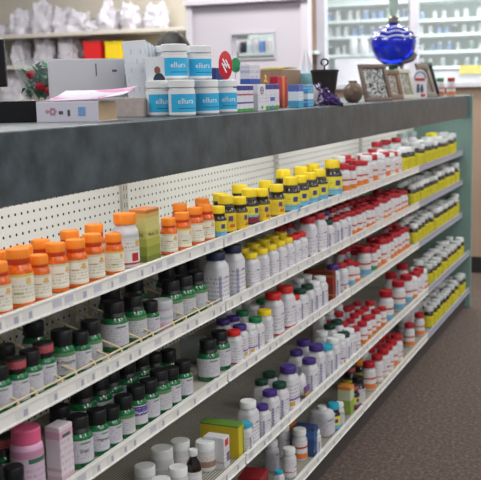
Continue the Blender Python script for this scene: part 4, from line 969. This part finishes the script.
# bouquet
p = ct(38, -64)
t = thing('bouquet', 'red and green bouquet wrapped in clear cellophane lying at the left', 'bouquet', (-66, line(42, -66, ZT+3), ZT))
lv = MB()
for i in range(170):
    a = random.uniform(0, 2*PI); r_ = random.uniform(0, 1.8); T = Matrix.Translation((r_*math.cos(a), r_*math.sin(a)*1.3, random.uniform(2.5, 5.6))) @ Matrix.Rotation(random.uniform(0, 6), 4, 'Z') @ Matrix.Rotation(random.uniform(-1, 1), 4, 'X')
    lv.add([T @ Vector(v) for v in ((0, 0, 0), (.35, .5, .12), (0, 1.2, 0), (-.35, .5, .12))], [(0, 1, 2, 3)])
link('leaves', lv.me('leaves', mat('leaf_green', '1c7a56', .5)), t)
for (a, b_, c) in ((.2, -2.2, 4.6), (1.2, -2.0, 3.2), (2.0, -1.4, 2.7), (2.2, -.9, 4.0)):
    ro = MB().lathe([(.1, -.4), (.5, -.1), (.6, .3), (.45, .6), (.02, .5)], 12, rib=.15, T=Matrix.Translation((a, b_, c)))
    link('rose', ro.me('rose', mat('rose_red', 'b01c34', .5), True), t)
wr = MB().lathe([(.5, 0), (1.0, 1.0), (2.2, 3.2), (2.9, 5.2), (3.1, 6.4)], 30, rib=.08, close=False)
link('wrapping', wr.me('wrapping', mat('cellophane', 'dfe8e8', .12, alpha=.2), True), t)

# ------------------------------------------------------------------ person behind the counter
head = atY(171, 33, 150)
t = thing('person', 'person with short dark hair standing behind the counter, mostly hidden by tubs', 'person', (head.x, 150, 0), -2.2)
hz = head.z
skin = mat('skin', 'a8735c', .5)
def skinmesh(name, verts, edges, rad_, m, sub=2):
    me = bpy.data.meshes.new(name); me.from_pydata([tuple(c*U for c in v) for v in verts], edges, []); o = bpy.data.objects.new(name, me); C.objects.link(o)
    sk = o.modifiers.new('s', 'SKIN'); 
    for i, r_ in enumerate(rad_): me.skin_vertices[0].data[i].radius = (r_*U, r_*U*.8)
    me.skin_vertices[0].data[0].use_root = True
    sb = o.modifiers.new('b', 'SUBSURF'); sb.levels = sub; sb.render_levels = sub
    bpy.context.view_layer.update(); ev = o.evaluated_get(bpy.context.evaluated_depsgraph_get())
    m2 = bpy.data.meshes.new_from_object(ev); bpy.data.objects.remove(o); m2.materials.clear(); m2.materials.append(m)
    m2.polygons.foreach_set('use_smooth', [True]*len(m2.polygons)); return m2
S_ = hz/67.0
V_ = [(0, 0, 36), (0, 0, 44), (0, 0, 52), (0, 0, 57), (0, .3, 59.5), (-3.3, 0, 35), (-3.5, .3, 19), (-3.6, -.6, 3), (-3.6, 3.5, 1.2), (3.3, 0, 35), (3.5, .3, 19), (3.6, -.6, 3), (3.6, 3.5, 1.2),
      (-6.6, 0, 54.5), (-8.2, -.5, 43.5), (-7.6, 3, 34.5), (6.6, 0, 54.5), (8.2, -.5, 43.5), (7.6, 3, 34.5)]
E_ = [(0, 1), (1, 2), (2, 3), (3, 4), (0, 5), (5, 6), (6, 7), (7, 8), (0, 9), (9, 10), (10, 11), (11, 12), (2, 13), (13, 14), (14, 15), (2, 16), (16, 17), (17, 18)]
Rr = [5.6, 5.2, 5.8, 2.6, 2.2, 3.6, 2.6, 1.6, 1.4, 3.6, 2.6, 1.6, 1.4, 2.6, 1.9, 1.2, 2.6, 1.9, 1.2]
bm_ = skinmesh('body', [tuple(c*S_ for c in v) for v in V_], E_, Rr, mat('tunic_navy', '2c3650', .8))
link('body', bm_, t)
# head with face
hd = bmesh.new(); bmesh.ops.create_uvsphere(hd, u_segments=32, v_segments=24, radius=1)
for v in hd.verts:
    x_, y_, z_ = v.co; w = 1-.22*max(0, -z_); 
    nz = .45*math.exp(-((x_/.16)**2+((z_+.12)/.2)**2)) if y_ > 0 else 0
    ey = -.12*(math.exp(-(((abs(x_)-.36)/.16)**2+((z_-.05)/.12)**2)) if y_ > 0 else 0)
    mo = .08*math.exp(-((x_/.3)**2+((z_+.52)/.08)**2)) if y_ > 0 else 0
    v.co = Vector((x_*2.95*w, y_*3.6*w+(nz+ey+mo)*1.6, z_*4.5))
hd.verts.index_update(); hv = [v.co.copy() for v in hd.verts]; hf = [[q.index for q in f.verts] for f in hd.faces]; hd.free()
HZ = hz-4.7
T = Matrix.Translation((0, .6, HZ))
hm = MB().add([T @ v for v in hv], hf)
for sx_ in (-1, 1):
    hm.lathe([(.1, -.9), (.5, -.6), (.55, .3), (.4, .8), (.05, 1)], 10, sx=.45, T=T @ Matrix.Translation((sx_*2.95, -.2, -.2)))
link('head', hm.me('head', skin, True, 60), t)
ey_ = MB()
for sx_ in (-1, 1): ey_.lathe([(.02, -.1), (.32, 0), (.02, .1)], 12, T=T @ Matrix.Translation((sx_*1.1, 3.2, .25)) @ Matrix.Rotation(PI/2, 4, 'X'))
link('eyes', ey_.me('eyes', mat('eye_dark', '1c1614', .2), True), t)
link('mouth', MB().lathe([(.02, -.15), (.75, 0), (.02, .15)], 12, sy=.5, T=T @ Matrix.Translation((0, 3.05, -2.3))).me('mouth', mat('lip', '8a4a44', .5), True), t)
hh = bmesh.new(); bmesh.ops.create_uvsphere(hh, u_segments=40, v_segments=24, radius=1)
for v in hh.verts:
    x_, y_, z_ = v.co; k_ = 1+.05*noise.noise(v.co*7)
    lim = .32 if y_ > .3 else (-.3 if y_ > -.2 else -.75)
    if z_ < lim: k_ *= .86
    v.co = Vector((x_*3.3*k_, y_*3.95*k_, z_*4.85*k_+.1))
hh.verts.index_update(); hv = [T @ v.co for v in hh.verts]; hf = [[q.index for q in f.verts] for f in hh.faces]; hh.free()
link('hair', MB().add(hv, hf).me('hair', mat('hair_dark', '17120f', .55, bump=.8, bscale=250), True, 80), t)

# ------------------------------------------------------------------ the room
carpet = bpy.data.materials.new('carpet'); N, L, b = nodes(carpet); b.inputs['Roughness'].default_value = .95
tc = N.new('ShaderNodeTexCoord'); n1 = N.new('ShaderNodeTexNoise'); n1.inputs['Scale'].default_value = 62; n1.inputs['Detail'].default_value = 6; n1.inputs['Roughness'].default_value = .75
L.new(tc.outputs['Object'], n1.inputs['Vector']); r = N.new('ShaderNodeValToRGB')
e = r.color_ramp.elements; e[0].position = .3; e[0].color = lin('30272300'[:6]); e[1].position = .7; e[1].color = lin('84746b'); q = e.new(.5); q.color = lin('54463f')
L.new(n1.outputs['Fac'], r.inputs['Fac']); L.new(r.outputs['Color'], b.inputs['Base Color'])
bp = N.new('ShaderNodeBump'); bp.inputs['Strength'].default_value = .6; bp.inputs['Distance'].default_value = .004; L.new(n1.outputs['Fac'], bp.inputs['Height']); L.new(bp.outputs['Normal'], b.inputs['Normal'])
YW = 285
struct('floor', MB().box(-330, 300, -60, 420, -2, 0), carpet)
tan = mat('wall_tan', 'a58b78', .8, var=.03, bscale=6)
pale = mat('wall_pale', 'cfc9d0', .7)
frm = mat('frame_pale', 'c2bfc8', .5)
def zat(py, px, Y): return atY(px, py, Y).z
def xat(px, py, Y): return atY(px, py, Y).x
x309 = xat(309.5, 30, YW); x317 = xat(317, 30, YW); x325 = xat(325, 30, YW); x398 = xat(410, 40, YW); x417 = xat(417, 40, YW); 
zs = zat(83, 455, YW)          # sill
struct('wall_far', MB().box(x309, 300, YW, YW+4, 0, zs-1.2).box(x309, x317, YW, YW+4, zs-1.2, 110).box(x317, 300, YW, YW+4, 96, 110), tan)
struct('trim_1', MB().box(x317-.2, 300, YW-1.5, YW+5, zs-1.2, zs), mat('sill_white', 'cfcdd2', .4))
struct('trim_2', MB().box(x317, x325, YW-.6, YW+3, zs, 96), frm)
struct('trim_3', MB().box(x398, x417, YW-.6, YW+3, zs, 96), frm)
struct('baseboard_far', MB().box(x309, 300, YW-.6, YW, 0, 5), mat('base_dark', '241f1f', .6))
glass = mat('window_glass', 'eef4f4', .02, alpha=.12)
struct('window_1', MB().box(x325, x398, YW+1, YW+1.2, zs, 96), glass)
struct('window_2', MB().box(x417, 299, YW+1, YW+1.2, zs, 96), glass)
struct('wall_right', MB().box(300, 304, -60, 420, 0, 110), pale)
struct('wall_left', MB().box(-334, -330, -60, 420, 0, 110), pale)
struct('wall_back', MB().box(-330, 300, 416, 420, 0, 110), mat('wall_mint', 'cfdad8', .7))
# paper and a yellow shelf sign behind the glass
YS = 335
x459 = xat(459, 70, YW+6)
# dispensary shelving behind the glass
shelfw = mat('shelf_mint', 'd4e2e0', .4)
def wall_shelves(lab, xa, xb, zs_, zlow):
    t = thing('dispensary_shelving', lab, 'shelving', (xa, YS, 0))
    link('back_board', MB().box(0, xb-xa, 15, 16, 0, 100).me('back_board', mat('board_mint', 'c6d6d3', .6)), t)
    link('side_board', MB().box(-.8, 0, 0, 16, 0, 100).me('side_board', shelfw), t)
    link('side_board', MB().box(xb-xa, xb-xa+.8, 0, 16, 0, 100).me('side_board', shelfw), t)
    for z in zs_: link('shelf_board', MB().box(0, xb-xa, 0, 15, z-1.0, z).me('shelf_board', shelfw), t)
    link('cupboard', MB().box(0, xb-xa, -8, 14.9, 0, zlow).me('cupboard', mat('cupboard_white', 'dcdde4', .4)), t)
    return t
XL0 = xat(300, 40, YS)-4; XL1 = xat(408, 40, YS); XR1 = 100
zl = [zat(54, 350, YS), zat(36, 350, YS), zat(20, 350, YS), zat(3, 350, YS)]
zr = [zat(66, 450, YS), zat(50, 450, YS), zat(33, 450, YS), zat(18, 450, YS), zat(0, 450, YS)+1]
wall_shelves('pale mint dispensary shelving behind the left window pane', XL0, XL1, zl, zat(72, 350, YS))
wall_shelves('pale mint dispensary shelving behind the right window pane', XL1+.9, XR1, zr, zat(80, 450, YS)+3)
sb = [('w', 'white_plastic', 'dcdfe2'), ('g', 'stock_green', '8fb8a0'), ('b', 'stock_blue', '6f92c8'), ('d', 'stock_dark', '30343c'), ('p', 'stock_pale', 'c8d4dc')]
stock = {}
for c, mn, hx in sb:
    mm = mat(mn, hx, .4)
    stock[c, 0] = [('bottle_body', MB().lathe([(1.1, 0), (1.2, .2), (1.2, 3.2), (1.0, 3.6), (.02, 3.6)], 14).me('bottle_body', mm, True)), ('cap', MB().lathe([(1.0, 3.6), (1.0, 4.4), (.02, 4.4)], 14).me('cap', mat('cap_white', '', .4), True))]
    stock[c, 1] = [('carton_body', MB().bbox(-1, 1, -1.4, 1.4, 0, 3.6, .05).me('carton_body', mm))]
def stock_row(xa, xb, z, where, hmax, n0=0):
    x = xa+2; i = 0
    while x < xb-2:
        c = random.choice('wwwwppgbbd'); f = random.choice((0, 0, 1)); w = 1.5 if f == 0 else 1.2
        col = {'w': 'white', 'g': 'green', 'b': 'light blue', 'd': 'dark', 'p': 'pale grey'}[c]
        t = thing('stock_carton' if f else 'stock_bottle', '%s %s on the %s, %s from left' % (col, 'carton' if f else 'bottle', where, ordn[min(i, 33)]), 'carton' if f else 'bottle', (x, YS+3+random.uniform(0, 1.5), z), 0, 'stock on the '+where)
        s_ = random.uniform(.8, 1.0)*min(1.15, hmax/5.2)
        t.scale = (s_, s_, s_)
        for pn, me in stock[c, f]: link(pn, me, t)
        x += w*2*1.0+random.choice((.15, .3, .3, 1.6)); i += 1
for i, z in enumerate(zl[:3]): stock_row(xat(322, 40, YS), XL1, z, ('bottom', 'middle', 'upper')[i]+' shelf behind left window', 4.6)
for i, z in enumerate(zr[:4]): stock_row(xat(414, 40, YS), xat(490, 40, YS), z, ('bottom', 'lower', 'middle', 'upper')[i]+' shelf behind right window', 3.9)
pA = xat(434, 66, YS-9)
for i, px in enumerate((352.5, 362.5)):
    t = thing('stock_jar', 'big white stock jar behind the left window, %s of two' % ('left', 'right')[i], 'jar', (xat(px, 50, YS-1), YS+1.0, zl[0]), 0, 'big stock jars'); t.scale = (1.45, 1.45, 1.35)
    for pn, me in stock['w', 0]: link(pn, me, t)
t = thing('shelf_sign', 'bright yellow strip sign on the white cupboard behind the right window', 'sign', (xat(459, 70, YS-9), YS-8.2, zat(74, 465, YS-9)))
link('sign_board', MB().bbox(0, 30, -.3, 0, 0, 2.9, .05).me('sign_board', mat('sign_yellow', 'e8d52c', .5)), t)
t = thing('notice_board', 'large white paper board leaning inside the left window near its sill', 'notice', (xat(337, 75, YW+6), YW+4.2, zs-1.1))
link('sheet', MB().box(0, 25, 0, .3, 0, 9.4).me('sheet', white), t)

# white partition with a small hatch
YP = 262
xa, xb = xat(190, 40, YP), xat(308.5, 40, YP); h0, h1 = xat(232.5, 45, YP), xat(274, 45, YP)
hz0, hz1 = zat(58, 252, YP), zat(34, 252, YP); zt_ = zat(3, 250, YP)
struct('wall_partition', MB().box(xa, h0, YP, YP+3, 0, 112).box(h1, xb, YP, YP+3, 0, 112).box(h0, h1, YP, YP+3, 0, hz0).box(h0, h1, YP, YP+3, hz1, 112), mat('partition_lilac', 'cfc9d2', .55))
struct('trim_4', MB().box(xa-.5, xa+1.6, YP-1.5, YP, 0, zt_+1).box(xb-1.8, xb+.5, YP-1.5, YP, 0, zt_+1).box(xa-.5, xb+.5, YP-3, YP, zt_, zt_+1.4), mat('trim_lilac', 'd6d2da', .5))
struct('trim_5', MB().box(h0-.5, h1+.5, YP-.5, YP, hz1, hz1+.5).box(h0-.5, h1+.5, YP-.5, YP, hz0-.5, hz0).box(h0-.5, h0, YP-.5, YP, hz0, hz1).box(h1, h1+.5, YP-.5, YP, hz0, hz1), frm)
YH = YP+20
hs = zat(53, 252, YH)
t = thing('hatch_shelf', 'small pale shelf unit seen through the partition hatch', 'shelving', (h0-6, YH-2, 0))
link('shelf_board', MB().box(0, 26, 0, 8, hs-1, hs).me('shelf_board', shelfw), t)
link('back_board', MB().box(0, 26, 8, 9, 0, hs+14).me('back_board', mat('board_mint', '', .6)), t)
for i in range(6):
    c = 'wdpwbw'[i]
    t = thing('stock_bottle', 'bottle on the hatch shelf, %s from left' % ordn[i], 'bottle', (xat(238+i*6.2, 50, YH), YH, hs), 0, 'bottles seen through the hatch')
    for pn, me in stock[c, 0]: link(pn, me, t)

# left: pegboard wall unit with plastic bags
YB = 296; ft = YB-13
zA = zat(31, 90, ft); zB_ = zat(65, 30, ft); zC = zat(103, 10, ft)
xa, xb = xat(-60, 40, YB), xat(190, 30, ft)
pb_ = bpy.data.materials.new('peg_beige'); N, L, b = nodes(pb_); b.inputs['Roughness'].default_value = .6
tc = N.new('ShaderNodeTexCoord'); s = N.new('ShaderNodeSeparateXYZ'); L.new(tc.outputs['Object'], s.inputs[0])
def cel2(o): return mth(N, L, 'SUBTRACT', mth(N, L, 'FRACT', mth(N, L, 'ADD', mth(N, L, 'MULTIPLY', o, 1/U), 500.0)), .5)
a1, a2 = cel2(s.outputs[0]), cel2(s.outputs[2])
ds = mth(N, L, 'SQRT', mth(N, L, 'ADD', mth(N, L, 'MULTIPLY', a1, a1), mth(N, L, 'MULTIPLY', a2, a2)))
L.new(mixc(N, L, mth(N, L, 'LESS_THAN', ds, .2), lin('cbc3b4'), lin('5c5348')), b.inputs['Base Color'])
t = thing('bag_shelving', 'beige pegboard wall unit with white shelves of plastic bags, far left', 'shelving', (xa, YB, 0))
W_ = xb-xa; sw = mat('shelf_offwhite', 'cfc9be', .5)
link('pegboard_panel', MB().box(0, W_, 0, .4, 4, 100).me('pegboard_panel', pb_), t)
link('base', MB().box(0, W_, -13, .4, 0, 4).me('base', sw), t)
for z in (zA, zB_, zC): link('shelf_board', MB().bbox(0, W_-.3, ft-YB, -.05, z-1.3, z, .15).me('shelf_board', sw), t)
bagm = mat('bag_film', 'd9d6de', .35, bump=.5, bscale=25, alpha=.85)
def bag(px, Yc, z, w, h, lab, seed):
    x = xat(px, 50, Yc)
    t = thing('plastic_bag', lab, 'bag', (x, Yc, z), random.uniform(-.2, .2), 'white plastic bags')
    bm = bmesh.new(); bmesh.ops.create_icosphere(bm, subdivisions=4, radius=1)
    for v in bm.verts:
        n = v.co.normalized(); sd = Vector((seed*3.1, seed*1.7, 0))
        q = noise.noise(n*1.6+sd)*.5+abs(noise.noise(n*4.5+sd))*.45+abs(noise.noise(n*10+sd))*.15
        r_ = .9+q*.75; e_ = math.copysign(abs(n.x)**.6, n.x)
        zz = max(n.z*r_, -.62)+.62
        pk = 1+(.55*max(0, noise.noise(Vector((n.x*3.5, n.y*2, seed*5.3))))+.1 if n.z > .3 else 0)
        v.co = Vector((e_*r_*w*.47, n.y*r_*3.4, zz/1.62*h*pk))
    vs = [v.co.copy() for v in bm.verts]; bm.verts.index_update(); fs = [[q.index for q in f.verts] for f in bm.faces]; bm.free()
    link('bag_body', mesh('bag_body', vs, fs, bagm, True, 40), t)
    hd_ = MB()
    for sx_ in (-1, 1): hd_.tube([(sx_*w*.12, -1, h*.7), (sx_*w*.2, -.6, h*1.0), (sx_*w*.26, .3, h*.98), (sx_*w*.3, .6, h*.65)], [.7, .35, .3, .7], 6)
    link('handles', hd_.me('handles', bagm, True), t)
top = [(2, 7, 3.5), (24, 8.5, 7.5), (46, 9, 9), (63, 6, 8), (80, 9, 6), (97, 6, 3.5), (111, 7.5, 7.5), (132, 8, 7), (157, 9, 6.5)]
for i, (px, w, h) in enumerate(top): bag(px, YB-6, zA, w, h, 'white plastic carrier bag on the upper back shelf, %s from left' % ordn[i], i+1)
for i, (px, w, h) in enumerate(((1, 5, 6.5), (21, 6.5, 8.5), (45, 8, 9), (70, 8, 9))): bag(px, YB-6, zB_, w, h, 'white plastic carrier bag on the lower back shelf, %s from left' % ordn[i], i+11)
for i, (px, w, h) in enumerate(((12, 10, 9),)): bag(px, YB-6, zC, w, h, 'white plastic bag on the lowest back shelf by the bouquet', i+21)
for px, c, lab, w in ((95, 'd42224', 'bright red storage bin on the lower back shelf', 6.6), (116.5, 'e8c81c', 'yellow storage bin on the lower back shelf, right of red one', 6.6)):
    x = xat(px, 50, ft+3); t = thing('storage_bin', lab, 'bin', (x, ft+4.5, zB_))
    m_ = mat('bin_'+c, c, .45); hgt = (zat(41.5, px, ft+1)-zB_)
    bb = MB().bbox(-w/2, w/2, -3.6, -3.4, 0, hgt, .08).bbox(-w/2, w/2, 3.4, 3.6, 0, hgt, .08).box(-w/2, -w/2+.2, -3.4, 3.4, 0, hgt).box(w/2-.2, w/2, -3.4, 3.4, 0, hgt).box(-w/2, w/2, -3.4, 3.4, 0, .2)
    link('bin_body', bb.me('bin_body', m_), t); link('rim', MB().bbox(-w/2-.15, w/2+.15, -3.75, -3.4, hgt-.6, hgt, .08).bbox(-w/2-.15, w/2+.15, 3.4, 3.75, hgt-.6, hgt, .08).me('rim', m_), t)

# ------------------------------------------------------------------ light
w = bpy.data.worlds.new('world'); bpy.context.scene.world = w; w.use_nodes = True
bg = w.node_tree.nodes['Background']; bg.inputs[0].default_value = (.93, .95, 1, 1); bg.inputs[1].default_value = .31
def area(x, y, z, sx, sy, p, rot=(0, 0, 0), col=(1, .98, .95)):
    l = bpy.data.lights.new('ceiling_light', 'AREA'); l.shape = 'RECTANGLE'; l.size = sx*U; l.size_y = sy*U; l.energy = p; l.color = col
    o = bpy.data.objects.new('ceiling_light', l); C.objects.link(o); o.location = Vector((x, y, z))*U; o.rotation_euler = rot
for y in (10, 100, 190): area(5, y, 116, 48, 24, 17)
for y in (-20, 70, 160): area(85, y, 116, 48, 24, 30)
for y in (30, 120): area(165, y, 116, 48, 24, 34)
# strip lamps fixed under the counter top, behind the fascia
for k in range(-1, 3):
    t = thing('strip_lamp', 'slim fluorescent strip lamp fixed under the counter top behind the fascia, %s section' % secn[k+1], 'lamp', (-46.5, YJ+48*k+24, 53.5), 0, 'strip lamps under the counter')
    link('housing', MB().bbox(-1.2, 1.2, -22, 22, -.9, .08, .08).me('housing', strip_m), t)
    link('tube', MB().tube([(0, -21, -1.35), (0, 21, -1.35)], .4, 12).me('tube', mat('lamp_tube', 'ffffff', .4, emit=3), True), t)
    l = bpy.data.lights.new('strip_light', 'AREA'); l.shape = 'RECTANGLE'; l.size = 2*U; l.size_y = 42*U; l.energy = 1.35; l.color = (1, 1, 1)
    o = bpy.data.objects.new('strip_light', l); C.objects.link(o); o.location = Vector((-46.5, YJ+48*k+24, 51.6))*U; o.rotation_euler = (0, .75, 0)
for y in (40, 130, 220): area(-100, y, 116, 48, 24, 38)
for x in (-140, -60, 20): area(x, 262, 116, 60, 20, 34)
for x in (-60, 0, 60): area(x, 315, 112, 60, 24, 42, col=(.9, 1, 1))
for x in (-190,): area(x, 210, 116, 60, 24, 38)
v = bpy.context.scene.view_settings; v.view_transform = 'Standard'; v.look = 'None'; v.exposure = 0; v.gamma = 1
print('COUNTS', COUNT, sum(COUNT.values()))
